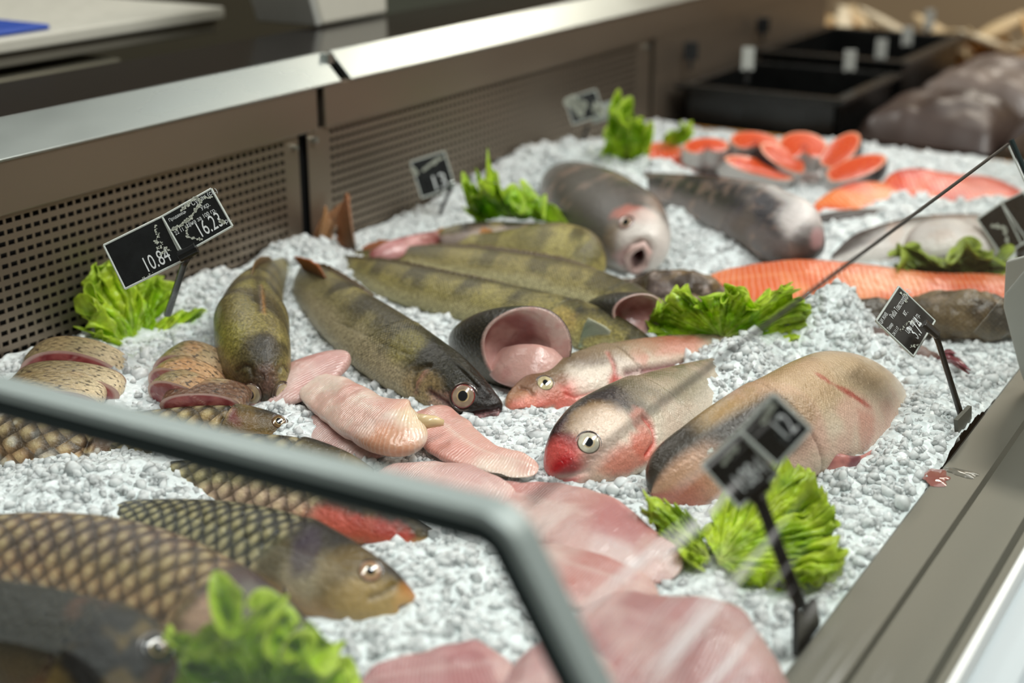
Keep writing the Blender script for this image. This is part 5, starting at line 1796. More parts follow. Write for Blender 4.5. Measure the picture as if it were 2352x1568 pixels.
# the thick one in focus, lying over the others
o, r_ = fillet('fish_fillet', [(720, 850, 700, 905, .3), (775, 852, 728, 945, .34), (830, 880, 765, 985, .36), (890, 910, 812, 1015, .38), (950, 925, 845, 1040, .40), (985, 935, 880, 1030, .40), (1012, 958, 950, 1010, .38)],
               'thick pale fillet in focus with a squared orange tinted end', P1, n=240, m=120, seed=15, zb=.010, ph=66,
               patches=((880, 1010, .018, (206, 140, 100), .75, dict(dirpx=(60, 10), sx=2)), (960, 955, .020, (226, 200, 164), .8), (800, 900, .016, (206, 140, 130), .5),
                        (900, 925, .014, (210, 146, 132), .6), (840, 985, .01, (222, 196, 184), .6)), wav=.004)
c = Zp(1000, 968, .024)
b = MB(); b.tube([c - cam_r * .012, c, c + cam_r * .006 - np.array((0, 0, .001))], [.006, .0042, .0022], 12)
b.build('cartilage_tip', plain('cream_cartilage', (222, 196, 150), .3, coat=.5), r_, smooth=True)

# ================================================================ SALMON
SA = ((218, 84, 24), (230, 122, 50), (200, 52, 16))
SB = ((206, 48, 16), (220, 84, 30), (184, 28, 12))
GSF = 'salmon fillets on the ice'
fillet('salmon_fillet', [(1600, 640, 1620, 680, .14), (1720, 604, 1740, 690, .14), (1850, 600, 1850, 715, .14), (2000, 606, 2000, 705, .14), (2150, 622, 2150, 690, .14), (2300, 630, 2300, 700, .14), (2400, 640, 2400, 690, .14)],
       'long orange salmon side lying across behind the middle lettuce', ((212, 100, 50), (226, 138, 88), (198, 80, 38)), 'salmon', seed=21, group=GSF, zb=-.002, wav=.002)
fillet('salmon_fillet', [(1868, 470, 1875, 500, .16), (1940, 432, 1950, 502, .16), (2020, 412, 2030, 496, .16), (2090, 420, 2100, 480, .16)], 'bright orange salmon fillet right of the white headed carp', SA, 'salmon', seed=23, group=GSF, zb=.004, wav=.002)
fillet('salmon_fillet', [(2020, 400, 2040, 470, .16), (2110, 390, 2120, 488, .16), (2200, 395, 2200, 486, .16), (2290, 402, 2290, 480, .16), (2340, 410, 2335, 460, .16)], 'deep red salmon fillet at the far right behind the glass', SB, 'salmon', seed=25, group=GSF, zb=.002, wav=.002)
fillet('salmon_fillet', [(2320, 470, 2330, 520, .2), (2370, 460, 2380, 530, .2), (2420, 470, 2420, 520, .2)], 'pale orange salmon piece cut by the right edge beside the grey card', ((234, 160, 120), (240, 190, 160), (226, 130, 90)), 'salmon', seed=27, group=GSF, zb=.004, wav=.002)
fillet('salmon_fillet', [(1450, 372, 1455, 392, .2), (1520, 366, 1530, 400, .2), (1600, 374, 1605, 400, .2)], 'flat orange salmon scrap in front of the lettuce at the back', SA, 'salmon', seed=28, group=GSF, zb=.01, wav=.002)
fillet('salmon_fillet', [(1470, 335, 1475, 372, .3), (1520, 325, 1530, 376, .3), (1575, 330, 1580, 372, .3)], 'orange salmon piece beside the lettuce at the back', SA, 'salmon', seed=29, group=GSF, zb=.02, wav=.002)


def steak(px, py, w, h, ang, z, label, seed, turn=0.0, hole=True, thick=.024):
    """horseshoe salmon steak standing or leaning on edge; w,h half size in photo px, ang in picture plane"""
    c = Zp(px, py, z)
    sc = np.linalg.norm(c - CAM) / FPX
    W_, H_ = w * sc, h * sc
    t = math.radians(ang)
    fwd = unit(-cam_f * .6 + np.array((0, 0, .8)) * (1 - abs(turn)) + cam_r * turn)
    a = unit(np.cross((0, 0, 1.0), fwd)); bb = unit(np.cross(fwd, a))
    if a @ cam_r < 0: a = -a; bb = -bb
    if bb[2] < 0: bb = -bb
    A = a * math.cos(t) + bb * math.sin(t); B = -a * math.sin(t) + bb * math.cos(t)
    m = 64
    th = np.linspace(0, 2 * np.pi, m, endpoint=False)
    notch = np.exp(-((np.abs((th + np.pi) % (2 * np.pi) - np.pi) - np.pi) / .35) ** 2)
    rad = 1 - .55 * notch * (1 if hole else .2)
    X = np.sin(th) * W_ * rad; Y = np.cos(th) * H_ * rad
    r = start('salmon_steak', label, 'salmon steak', 'salmon steaks arranged in a fan', at=c)
    rows = []; cols = []
    for q in (0, .25, .5, .75, 1):
        bl = 1 + .05 * math.sin(q * math.pi)
        rows.append(c - fwd * thick * q + A * (X * bl)[:, None] + B * (Y * bl)[:, None])
    P = np.array(rows); idx = np.arange(5 * m).reshape(5, m)
    F = np.stack([idx[:-1], idx[1:], np.roll(idx, -1, 1)[1:], np.roll(idx, -1, 1)[:-1]], -1).reshape(-1, 4)
    cc = mixc(np.broadcast_to(lin((196, 188, 184)), P.shape), lin((40, 36, 40)), sst(np.cos(th)[None] + (fbm(P, 30, 2, seed) - .5), -.3, .5))
    mesh('skin', P.reshape(-1, 3), F, M['skin_dark'], r, col=cc.reshape(-1, 3), scl=np.zeros(5 * m), uv=np.zeros((5 * m, 2)))
    for off, sg in ((0, 1), (thick, -1)):
        V = []; Co = []
        R_ = 14
        for i in range(R_ + 1):
            q = i / R_
            Q = c - fwd * off + fwd * sg * .003 * (1 - q ** 2) + A * (X * q)[:, None] + B * (Y * q)[:, None] + B * H_ * (-.25) * (1 - q)
            V.append(Q)
            bd = np.sin(q * 26 + np.abs(np.sin(th)) * 4 + seed)
            k = mixc(np.broadcast_to(lin((206, 62, 20)), (m, 3)), lin((230, 118, 60)), sst(bd, .2, 1) * .7)
            if q < .25 and hole: k = mixc(k, lin((130, 24, 18)), np.full(m, .85 * (1 - q / .25)))
            if q > .88: k = mixc(k, lin((236, 176, 140)), np.full(m, .6))
            Co.append(k)
        idx = np.arange((R_ + 1) * m).reshape(R_ + 1, m)
        F = np.stack([idx[:-1], idx[1:], np.roll(idx, -1, 1)[1:], np.roll(idx, -1, 1)[:-1]], -1).reshape(-1, 4)
        mesh('cut_face', np.array(V).reshape(-1, 3), F, M['salmon'], r, col=np.array(Co).reshape(-1, 3), uv=np.zeros(((R_ + 1) * m, 2)))


steak(1622, 335, 52, 28, 5, .05, 'salmon steak at the far left of the fan, upper', 1)
steak(1645, 362, 90, 30, -12, .032, 'wide salmon steak with black skin at the left of the fan', 2, turn=-.3)
steak(1745, 385, 85, 26, -25, .030, 'long pale salmon steak in front of the fan', 3, turn=.3, hole=False)
steak(1735, 325, 56, 34, -10, .055, 'salmon steak second from the left along the back of the fan', 4)
steak(1845, 335, 54, 48, 0, .050, 'ring shaped salmon steak in the middle of the fan', 5)
steak(1800, 362, 30, 62, 50, .040, 'narrow salmon steak left of the ring shaped one', 6, turn=.4, hole=False)
steak(1930, 345, 32, 58, -25, .050, 'salmon steak with white belly, right of the ring shaped one', 7, turn=-.3, hole=False)
steak(1965, 385, 30, 72, -58, .035, 'salmon steak at the right end of the fan', 8, turn=-.2, hole=False)


# ================================================================ LETTUCE
SHEETS = []
def lettuce(base, outline, label, seed=0, ruffle=.012, col=((198, 222, 56), (146, 190, 26), (222, 232, 150)), nr=46, na=260, freq=17, cup=.0, ribs=7, thick=.0006):
    """one frilly leaf: fan from its stalk to a ruffled rim. base and outline points are (px,py,z)"""
    f_ = lambda q: Zp(*q) if q[2] > -.5 else Xp(*q)      # last value: height, or (below -.5) the panel-side x
    b0 = f_(base)
    O = np.array([f_(q) for q in outline])
    t = np.linspace(0, 1, na)
    ts = np.linspace(0, 1, len(O))
    E = pchip(t, ts, O)
    q = np.linspace(0.0, 1, nr)
    v1 = O[len(O) // 3] - b0; v2 = O[2 * len(O) // 3] - b0
    nn = unit(np.cross(v1, v2))
    if nn @ (CAM - b0) < 0: nn = -nn
    P = b0 + (E - b0)[:, None] * q[None, :, None]
    QQ = np.repeat(q[None], na, 0); TT = np.repeat(t[:, None], nr, 1)
    sz = np.linalg.norm(E - b0, axis=1).mean()
    ph = TT * freq * 2 * np.pi
    amp = ruffle * (QQ ** 4 * .9 + QQ ** 2 * .25)
    r1 = np.sin(ph + 2.5 * np.sin(ph * .37 + seed) + QQ * 2)
    r2 = np.sin(ph * 2.3 + seed * 3 + 4 * QQ) * .5
    nz = fbm(np.stack([TT * 14, QQ * 5, np.full_like(TT, seed)], -1), 1.0, 4) - .5
    P = P + nn * (amp * (r1 + r2) + nz * ruffle * 2.4 * (.35 + QQ) + cup * sz * (QQ ** 2))[..., None]
    # crimped rim
    tang = np.gradient(E, axis=0); tang /= np.linalg.norm(tang, axis=1)[:, None] + 1e-9
    P = P + tang[:, None] * (amp * np.cos(ph * 1.3 + seed) * .9)[..., None]
    rad = (E - b0); rad /= np.linalg.norm(rad, axis=1)[:, None]
    P = P + rad[:, None] * ((vnoise(np.stack([t * freq * 4.2, t * 0 + seed, t * 0], -1)) - .5) * ruffle * 1.5)[:, None, None] * (QQ ** 5)[..., None]
    # creases between the veins
    vein = np.abs(np.sin(TT * ribs * np.pi + .6 * np.sin(QQ * 5)))
    P = P - nn * ((1 - vein) ** 6 * ruffle * .15 * (1 - QQ * .6))[..., None]
    c = mixc(np.broadcast_to(lin(col[0]), P.shape), lin(col[1]), sst(fbm(P, 45, 4, seed), .38, .62))
    c = mixc(c, lin(col[2]), np.clip(((1 - vein) ** 5) * (1 - QQ) * .9 + np.exp(-(QQ / .16) ** 2) * .8, 0, 1))
    c = mixc(c, lin((190, 208, 74)), sst(QQ, .82, 1) * .6)
    SHEETS.append(P[::3, ::3].reshape(-1, 3))
    idx = np.arange(na * nr).reshape(na, nr)
    F = np.stack([idx[:-1, :-1], idx[1:, :-1], idx[1:, 1:], idx[:-1, 1:]], -1).reshape(-1, 4)
    P[..., 2] = np.maximum(P[..., 2], b0[2] - .006)
    if b0[0] < -.8: P[..., 0] = np.maximum(P[..., 0], WX + .004)
    o = mesh('lettuce_leaf', P.reshape(-1, 3), F, M['leaf'], None, col=c.reshape(-1, 3))
    s = o.modifiers.new('thick', 'SOLIDIFY'); s.thickness = thick
    tag(o, label, 'lettuce leaf')
    return o


lettuce((320, 818, -.875), [(300, 815, -.875), (262, 800, -.88), (225, 770, -.89), (206, 725, -.895), (212, 670, -.9), (228, 620, -.905), (262, 592, -.905), (300, 610, -.90), (335, 640, -.90), (356, 650, -.90), (360, 700, -.89), (362, 750, -.885)],
        'tall frilly lettuce leaf standing against the panel under the double price card', 1, .010, freq=15)
lettuce((335, 815, -.865), [(345, 760, -.88), (375, 735, -.88), (410, 722, -.88), (450, 720, -.875), (480, 738, -.87), (482, 775, -.865), (440, 795, -.86), (400, 805, -.86)],
        'small lettuce leaf spreading right over the orange tinted slices', 2, .008, freq=11)
lettuce((1175, 498, .03), [(1085, 500, .03), (1072, 470, .045), (1082, 440, .065), (1110, 412, .085), (1135, 408, .085), (1160, 440, .065), (1210, 455, .055), (1262, 478, .045), (1288, 495, .035), (1260, 502, .03)],
        'lettuce leaf beside the big grey open mouthed carp', 3, .012, col=((176, 214, 40), (118, 172, 16), (222, 230, 190)), freq=12)
lettuce((1440, 370, .03), [(1395, 362, .03), (1392, 310, .065), (1400, 262, .095), (1415, 238, .11), (1440, 245, .108), (1465, 265, .095), (1485, 300, .075), (1490, 340, .05), (1478, 368, .03)],
        'upright lettuce leaf at the far end beside the pale smeared card', 4, .012, freq=9)
lettuce((1550, 335, .035), [(1520, 325, .04), (1535, 305, .055), (1560, 292, .062), (1580, 290, .062), (1588, 305, .055), (1580, 325, .045)],
        'tiny lettuce sprig above the salmon pieces', 5, .006, freq=6, na=90, nr=20)
lettuce((1660, 776, .014), [(1505, 768, .014), (1492, 735, .022), (1510, 705, .036), (1545, 690, .045), (1570, 668, .056), (1610, 690, .046), (1660, 675, .054), (1690, 662, .060), (1730, 690, .046), (1770, 676, .052),
                            (1812, 652, .062), (1832, 690, .044), (1850, 715, .032), (1848, 755, .018), (1832, 774, .014)],
        'wide bright lettuce leaf above the pink nosed carp', 6, .0085, freq=23, na=380)
lettuce((1630, 1285, .006), [(1600, 1300, .004), (1560, 1270, .008), (1500, 1215, .012), (1486, 1172, .02), (1520, 1158, .022), (1560, 1175, .016), (1600, 1200, .014)],
        'small curled lettuce leaf in front of the dark gilled carp', 7, .007, freq=9, col=((200, 218, 76), (150, 182, 40), (216, 226, 140)))
lettuce((1650, 1290, .006), [(1600, 1200, .016), (1680, 1140, .026), (1760, 1100, .034), (1800, 1066, .044), (1850, 1100, .036), (1885, 1130, .03), (1900, 1180, .022), (1918, 1220, .018), (1925, 1270, .012), (1930, 1310, .008), (1880, 1335, .006),
                             (1820, 1340, .006), (1760, 1335, .006), (1690, 1325, .005)],
        'large lettuce leaf under the blurred price card near the rail', 8, .007, freq=21, na=360, col=((202, 222, 60), (150, 186, 30), (220, 230, 130)))
lettuce((600, 1600, .02), [(405, 1560, .03), (420, 1480, .05), (470, 1440, .062), (530, 1405, .072), (600, 1412, .07), (660, 1440, .062), (720, 1480, .05), (780, 1530, .036), (820, 1580, .024)],
        'out of focus lettuce leaf in the near left foreground', 9, .012, freq=10, col=((176, 208, 30), (128, 172, 12), (200, 220, 90)))
lettuce((2200, 634, .004), [(2068, 628, .006), (2060, 596, .02), (2100, 572, .03), (2140, 590, .024), (2190, 590, .024), (2230, 568, .034), (2280, 585, .026), (2312, 600, .018), (2290, 630, .006)],
        'lettuce leaf behind the glass below the white bellied fish', 10, .012, freq=12, col=((120, 140, 60), (84, 106, 40), (160, 170, 110)))
# ================================================================ PRICE CARDS
def text(name, s, origin, ux, uy, size, m, parent, align='LEFT', stretch=1.0, lift=.0004):
    cu = bpy.data.curves.new(name, 'FONT')
    cu.body = s
    cu.size = 1.0
    cu.align_x = align
    cu.resolution_u = 3
    t = bpy.data.objects.new(name, cu)
    COL.objects.link(t)
    bpy.context.view_layer.update()
    me = bpy.data.meshes.new_from_object(t.evaluated_get(bpy.context.evaluated_depsgraph_get()))
    bpy.data.objects.remove(t)
    nn = unit(np.cross(ux, uy))
    for v in me.vertices:
        p = origin + ux * v.co.x * size * stretch + uy * v.co.y * size + nn * lift
        v.co = Vector(p)
    me.materials.clear(); me.materials.append(m)
    o = bpy.data.objects.new(name, me)
    COL.objects.link(o)
    o.parent = parent
    o.matrix_parent_inverse = Matrix.Translation(-Vector(parent.location)) if parent.type == 'EMPTY' else Matrix()
    return o


class Card:
    """rectangular card: corner TL plus the directions of its width and height"""
    def __init__(s, TL, TR, BL, depth, parent, name='card', dz=(0, 0, 0)):
        s.o = Dp(TL[0], TL[1], depth + dz[0])
        a = Dp(TR[0], TR[1], depth + dz[1]) - s.o; b = Dp(BL[0], BL[1], depth + dz[2]) - s.o
        s.w = np.linalg.norm(a); s.ux = a / s.w
        b = b - s.ux * (b @ s.ux); s.h = np.linalg.norm(b); s.dn = b / s.h
        s.n = unit(np.cross(s.ux, -s.dn))
        if s.n @ (CAM - s.o) < 0: s.n = -s.n
        s.parent = parent
        bb = MB()
        q = [s.o, s.o + s.ux * s.w, s.o + s.ux * s.w + s.dn * s.h, s.o + s.dn * s.h]
        bb.add(q + [p - s.n * .0012 for p in q], [(0, 3, 2, 1), (4, 5, 6, 7), (0, 1, 5, 4), (1, 2, 6, 5), (2, 3, 7, 6), (3, 0, 4, 7)])
        s.card = bb.build(name, M['card'], parent)
        bb = MB()
        e = .0009
        for i in range(4):
            bb.tube([q[i] - s.n * .0003, q[(i + 1) % 4] - s.n * .0003], e, 6)
        bb.build('card_edge', M['clear'], parent)

    def at(s, u, v, l=.0):
        return s.o + s.ux * s.w * u + s.dn * s.h * v + s.n * l

    def text(s, st, u, v, size, m=None, stretch=.8):
        return text('lettering', st, s.at(u, v), s.ux, -s.dn, size, m or M['print'], s.card, stretch=stretch)

    def smear(s, pts, w, seed=0):
        """dried white drips: rough thin ribbon"""
        rg = random.Random(seed)
        bb = MB()
        P = [np.array(p) for p in pts]
        for a, b in zip(P[:-1], P[1:]):
            k = max(2, int(np.linalg.norm(b - a) * 60))
            for i in range(k):
                q = a + (b - a) * i / k
                c = s.at(q[0] + rg.uniform(-.015, .015), q[1] + rg.uniform(-.02, .02), .0006)
                r = w * rg.uniform(.3, 1.1)
                n = 6; ph = rg.random() * 6
                bb.add([c + (s.ux * math.cos(ph + 6.283 * j / n) + s.dn * math.sin(ph + 6.283 * j / n)) * r * rg.uniform(.5, 1.2) for j in range(n)], [tuple(range(n))])
        bb.build('dried_smear', M['smear'], s.card)


def stem(parent, top, bot, r=.0028, foot=None):
    m_ = (np.array(top) + np.array(bot)) / 2
    b = MB(); b.tube([top, top + (bot - top) * .12, m_, bot], [r * 1.35, r * 1.0, r, r * 1.15], 10, ell=(1, .7)); b.build('stem', M['black'], parent, smooth=True)


# 1. double card by the lettuce
D1 = 1.06
t1 = start('price_card_holder', 'twin black price cards reading 10.84 and 16.23 on a black stem', 'price tag', None, at=Dp(385, 722, 1.17))
ca = Card((238, 563), (372, 497), (298, 658), D1, t1)
ca.text('10.84', .40, .90, .0165, stretch=.60)
ca.smear([(.86, .1), (.80, .25), (.86, .3), (.72, .42), (.84, .5), (.70, .55), (.86, .62), (.72, .68), (.9, .7)], .0009, 1)
ca.smear([(.30, .98), (.5, .96)], .0007, 2)
cb = Card((372, 497), (485, 433), (419, 584), D1 - .002, t1)
cb.text('16.23', .40, .88, .0165, stretch=.58)
cb.text('Ціна за 100 гр.', .30, .52, .0046)
cb.text('Продавець', .07, .20, .0034)
cb.text('22 11 17', .05, .54, .0042)
cb.text('Судак (св.)', .56, .14, .0052)
cb.text('Укр.', .66, .34, .0050)
cb.text('грн.', .88, .88, .0048)
cb.smear([(.03, .38), (.2, .40), (.42, .36), (.58, .25), (.74, .14), (.70, .0), (.50, .05), (.34, .1)], .0016, 3)
cb.smear([(.80, .1), (.96, .2)], .001, 4)
cb.smear([(.28, .5), (.22, .7), (.36, .86), (.42, .95)], .0010, 5)
cb.smear([(.86, .74), (.9, .86)], .0018, 6)
tp = Dp(428, 590, D1 + .006); bt = Dp(385, 722, 1.17)
b = MB(); b.tube([Dp(410, 590, D1 - .006), Dp(452, 568, D1 - .006)], .0045, 8, ell=(1, 1)); b.build('clamp', M['black'], t1, smooth=False, bevel=.0006)
stem(t1, tp, bt)

# 2. small blurred card before the fine mesh panel
t2 = start('price_card_holder', 'small blurred price card reading 13 in front of the second perforated panel', 'price tag', None, at=Dp(992, 525, 1.6))
c2 = Card((943, 372), (1020, 348), (965, 455), 1.58, t2)
c2.text('13', .36, .92, .024, stretch=.8)
c2.smear([(.3, .30), (.9, .12)], .0022, 1)
c2.smear([(.02, .2), (.06, .4)], .004, 2)
b = MB(); b.tube([Dp(1030, 424, 1.575), Dp(1044, 418, 1.575)], .0042, 10); b.build('clamp_knob', M['steel_trim'], t2, smooth=True)
stem(t2, Dp(1036, 432, 1.58), Dp(992, 530, 1.6))

# 3. pale smeared card further on
t3 = start('price_card_holder', 'far price card covered with white blotches beside the upright lettuce', 'price tag', None, at=Dp(1325, 375, 1.85))
c3 = Card((1298, 228), (1368, 206), (1326, 282), 1.82, t3)
c3.smear([(.05, .15), (.3, .1), (.2, .4), (.5, .35), (.3, .7)], .006, 1)
c3.smear([(.8, .75), (.9, .6), (1.0, .9)], .006, 2)
bb = MB(); q = c3.at(.62, .55, -.003); bb.add([q, q + c3.ux * .03, q + c3.ux * .03 + c3.dn * .022, q + c3.dn * .022], [(0, 3, 2, 1)]); bb.build('second_card', M['steel_trim'], t3)
stem(t3, Dp(1350, 288, 1.83), Dp(1320, 378, 1.86))

# 4. white lettered card by the rail
t4 = start('price_card_holder', 'price card reading 3.74 leaning behind the glass near the rail', 'price tag', None, at=Zp(2205, 990, .0))
c4 = Card((2013, 737), (2065, 658), (2098, 818), 1.01, t4, dz=(.0, .03, .0))
c4.text('3.74', .34, .90, .0170, stretch=.60)
c4.text('Риба Товстолоб(1,5-3)', .30, .26, .0058, stretch=.62)
c4.text('кг.', .56, .44, .0060)
c4.text('Ціна за 100 гр.', .30, .68, .0052, stretch=.7)
c4.text('ЦИ ЖИВ.', .02, .12, .0040)
c4.text('Товар', .03, .32, .0036)
c4.text('24.11.17', .03, .46, .0036)
c4.smear([(.9, .08), (.95, .25), (.8, .3)], .0009, 1)
c4.smear([(.2, .5), (.5, .55), (.6, .62)], .0007, 2)
c4.smear([(.1, .85), (.3, .98)], .0010, 3)
foot = Xp(2208, 975, RX + .0)
b = MB(); b.tube([Dp(2122, 742, 1.015), Dp(2154, 770, 1.015)], .006, 8, ell=(1, .5)); b.build('clamp', M['black'], t4, bevel=.0006)
stem(t4, Dp(2148, 762, 1.02), Dp(2212, 968, 1.045), .0030)
b = MB()
ft = [Xp(2200, 965, RX - .004), Xp(2232, 932, RX - .004), Xp(2232, 965, RX - .004), Xp(2203, 1005, RX - .004)]
b.add(ft + [q - np.array((.003, 0, 0)) for q in ft], [(0, 1, 2, 3), (7, 6, 5, 4), (0, 4, 5, 1), (1, 5, 6, 2), (2, 6, 7, 3), (3, 7, 4, 0)])
b.build('rail_clip', plain('grey_green_clip', (84, 86, 78), .5), t4)

# 5. near blurred card
t5 = start('price_card_holder', 'large blurred twin price card standing over the big lettuce leaf near the rail', 'price tag', None, at=Xp(1850, 1480, RX))
D5 = .70
c5 = Card((1612, 1068), (1700, 990), (1640, 1218), D5, t5)
c5.text('10', .20, .88, .016, stretch=.6)
c5.text('84', .55, .88, .016, stretch=.6)
c5.smear([(.35, .22), (.75, .16)], .0014, 1)
c5b = Card((1700, 990), (1778, 906), (1738, 1120), D5 - .004, t5)
c5b.text('12', .45, .80, .017, stretch=.6)
c5b.smear([(.42, .2), (.85, .12)], .0016, 3)
b = MB(); b.tube([Dp(1712, 1140, D5 + .004), Dp(1760, 1100, D5 + .004)], .0055, 8); b.build('clamp', M['black'], t5, bevel=.0006)
stem(t5, Dp(1738, 1128, D5 + .01), Dp(1842, 1400, D5 + .0), .0038)
b = MB()
ft = [Xp(1832, 1400, RX - .003), Xp(1850, 1412, RX - .003), Xp(1876, 1376, RX - .003), Xp(1885, 1445, RX - .003), Xp(1832, 1508, RX - .003)]
b.add(ft + [q - np.array((.003, 0, 0)) for q in ft], [(0, 1, 2, 3, 4), (9, 8, 7, 6, 5), (0, 5, 6, 1), (1, 6, 7, 2), (2, 7, 8, 3), (3, 8, 9, 4), (4, 9, 5, 0)])
b.build('rail_clip', M['black'], t5)

# 6. grey twin card at the right edge
t6 = start('price_card_holder', 'twin grey price cards at the right edge behind the glass', 'price tag', None, at=Dp(2350, 590, 1.45))
c6 = Card((2244, 503), (2300, 465), (2330, 572), 1.42, t6)
c6.smear([(.3, .3), (.6, .5), (.4, .8)], .002, 1)
c6b = Card((2300, 465), (2352, 440), (2378, 545), 1.42, t6)
stem(t6, Dp(2345, 565, 1.43), Dp(2350, 610, 1.46), .006)
# ================================================================ CRUSHED ICE
BUMPS = []      # (x, y, rx, ry, h)


def bump(px, py, r, h, ry=None, z=0.0):
    c = Zp(px, py, z)
    BUMPS.append((c[0], c[1], r, ry or r, h))


bump(470, 690, .05, .020); bump(690, 620, .05, .020); bump(30, 860, .10, .004)
bump(1220, 430, .10, .014, .10); bump(1400, 420, .10, .020, .10); bump(1300, 410, .10, .016, .10)
bump(1590, 520, .035, .024, .08); bump(1640, 570, .04, .016, .06); bump(1510, 455, .04, .030, .07); bump(1680, 600, .05, .016, .05)
bump(1700, 860, .025, .014, .03); bump(1600, 840, .03, .008, .04); bump(1750, 815, .03, .014, .04); bump(1860, 780, .035, .030, .04); bump(1930, 770, .025, .036, .03); bump(1660, 890, .035, .020, .05); bump(1560, 930, .03, .014, .03); bump(1480, 900, .012, .008)
bump(1990, 830, .03, .022); bump(620, 960, .03, .010); bump(700, 990, .02, .006); bump(300, 870, .04, .014); bump(260, 920, .04, .012)
bump(2120, 1000, .09, .012); bump(1010, 740, .03, .006); bump(2000, 370, .2, .012); bump(1250, 870, .016, .006)
bump(300, 1130, .06, .010); bump(100, 1120, .08, .012); bump(1100, 1300, .08, .006); bump(2250, 480, .12, .014); bump(2000, 500, .08, .010)


def ice_h(x, y):
    h = np.zeros_like(x) - .004
    for (bx, by, rx, ry, hh) in BUMPS:
        h = h + hh * np.exp(-((x - bx) / rx) ** 2 - ((y - by) / ry) ** 2)
    # banks up a little on the panel, dips to the rail lip
    h = h + .010 * sst(-x, .80, .92) - .004 * sst(x, -.25, RX)
    P = np.stack([x, y, x * 0], -1)
    h = h + (fbm(P, 14, 3, 1) - .5) * .016
    return h


gx = np.concatenate([np.linspace(WX + .0005, RX - .0025, 270)])
gy = np.concatenate([np.linspace(.20, .5, 80, endpoint=False), np.linspace(.5, 1.35, 330, endpoint=False), np.linspace(1.35, 1.911, 130)])
X, Y = np.meshgrid(gx, gy, indexing='ij')
Hh = ice_h(X, Y) + .0012
P = np.stack([X, Y, Hh], -1)
Hh = Hh + (fbm(P, 190, 2, 5) - .5) * .0045 + (fbm(P, 70, 2, 6) - .5) * .006
P[..., 2] = Hh
nx_, ny_ = X.shape
idx = np.arange(nx_ * ny_).reshape(nx_, ny_)
F = np.stack([idx[:-1, :-1], idx[1:, :-1], idx[1:, 1:], idx[:-1, 1:]], -1).reshape(-1, 4)
ice = mesh('crushed_ice', P.reshape(-1, 3), F, M['snow'])
tag(ice, 'bed of white crushed ice filling the counter', 'ice', kind='stuff')

# grains: one merged body of small melted lumps
t_ = (1 + 5 ** .5) / 2
IV = np.array([(-1, t_, 0), (1, t_, 0), (-1, -t_, 0), (1, -t_, 0), (0, -1, t_), (0, 1, t_), (0, -1, -t_), (0, 1, -t_), (t_, 0, -1), (t_, 0, 1), (-t_, 0, -1), (-t_, 0, 1)]) / 1.902
IF = np.array([(0, 11, 5), (0, 5, 1), (0, 1, 7), (0, 7, 10), (0, 10, 11), (1, 5, 9), (5, 11, 4), (11, 10, 2), (10, 7, 6), (7, 1, 8), (3, 9, 4), (3, 4, 2), (3, 2, 6), (3, 6, 8), (3, 8, 9), (4, 9, 5), (2, 4, 11), (6, 2, 10), (8, 6, 7), (9, 8, 1)])
trees = []
for V, F_, nv in SOLIDS:
    V = np.asarray(V)
    trees.append((BVHTree.FromPolygons([tuple(v) for v in V], [tuple(f) for f in F_]), V.min(0) - .004, V.max(0) + .004))


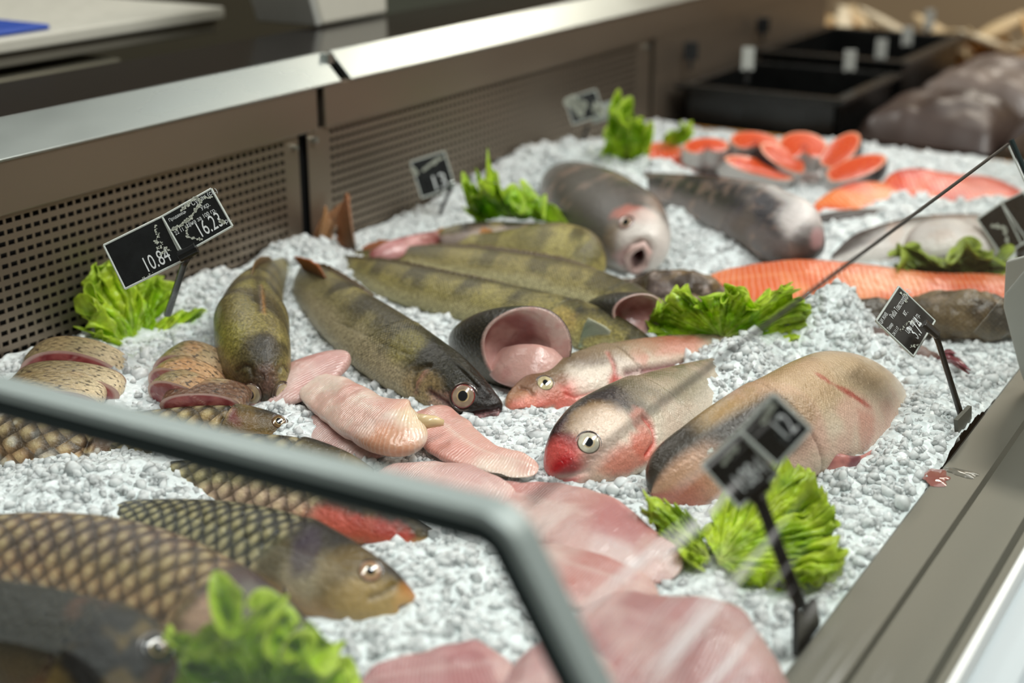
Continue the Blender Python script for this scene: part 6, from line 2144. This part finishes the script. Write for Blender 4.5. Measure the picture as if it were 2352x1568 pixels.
def scatter(x0, x1, y0, y1, dens, rmin, rmax, layers=1):
    nn = int((x1 - x0) * (y1 - y0) * dens)
    x = RNG.uniform(x0, x1, nn); y = RNG.uniform(y0, y1, nn)
    pz = ice_h(x, y) + (fbm(np.stack([x, y, x * 0], -1), 70, 2, 6) - .5) * .006
    r = rmin + (rmax - rmin) * RNG.random(nn) ** 2.2
    z = pz + r * RNG.uniform(-.5, .45, nn)
    Q = np.stack([x, y, z], -1)
    # in view only
    px = proj(Q)
    ok = (px[:, 0] > -120) & (px[:, 0] < 2470) & (px[:, 1] > -60) & (px[:, 1] < 1700) & (x < RX - .006) & (x > WX + .004)
    bad = np.zeros(nn, bool)
    for tr, lo, hi in trees:
        c = np.where(ok & ~bad & (Q > lo).all(1) & (Q < hi).all(1))[0]
        for i in c:
            q = tr.find_nearest(Vector(Q[i]))
            if q[0] is None: continue
            dv = Vector(Q[i]) - q[0]
            if dv.dot(q[1]) < 0 or dv.length < r[i] * .35: bad[i] = True
    for sh in SHEETS:       # keep grains off the leaves
        lo, hi = sh.min(0) - .006, sh.max(0) + .006
        c = np.where(ok & ~bad & (Q > lo).all(1) & (Q < hi).all(1))[0]
        for i in c:
            if ((sh - Q[i]) ** 2).sum(1).min() < (r[i] * .9 + .0015) ** 2: bad[i] = True
    k = ok & ~bad
    return Q[k], r[k]


parts = [scatter(WX, RX, .50, 1.34, 78000, .0018, .0052), scatter(WX, RX, .20, .52, 16000, .004, .008), scatter(WX, RX, 1.32, 1.90, 20000, .004, .008),
         scatter(WX, RX, .62, 1.20, 3000, .005, .0080)]
Q = np.concatenate([a for a, b_ in parts]); R_ = np.concatenate([b_ for a, b_ in parts])
nQ = len(Q)
ang = RNG.uniform(0, 2 * np.pi, (nQ, 3))
cx, sx_ = np.cos(ang), np.sin(ang)
Rm = np.zeros((nQ, 3, 3))
Rm[:, 0, 0] = cx[:, 0] * cx[:, 1]; Rm[:, 0, 1] = cx[:, 0] * sx_[:, 1] * sx_[:, 2] - sx_[:, 0] * cx[:, 2]; Rm[:, 0, 2] = cx[:, 0] * sx_[:, 1] * cx[:, 2] + sx_[:, 0] * sx_[:, 2]
Rm[:, 1, 0] = sx_[:, 0] * cx[:, 1]; Rm[:, 1, 1] = sx_[:, 0] * sx_[:, 1] * sx_[:, 2] + cx[:, 0] * cx[:, 2]; Rm[:, 1, 2] = sx_[:, 0] * sx_[:, 1] * cx[:, 2] - cx[:, 0] * sx_[:, 2]
Rm[:, 2, 0] = -sx_[:, 1]; Rm[:, 2, 1] = cx[:, 1] * sx_[:, 2]; Rm[:, 2, 2] = cx[:, 1] * cx[:, 2]
V = IV[None] * (1 + RNG.uniform(-.38, .34, (nQ, 12, 1))) * RNG.uniform(.55, 1.25, (nQ, 1, 3))
V = np.einsum('nij,nkj->nki', Rm, V) * R_[:, None, None] + Q[:, None]
F = (IF[None] + 12 * np.arange(nQ)[:, None, None]).reshape(-1, 3)
g = mesh('ice_grains', V.reshape(-1, 3), F, M['ice'], ice)
g['kind'] = 'stuff'
print('ice grains', nQ)
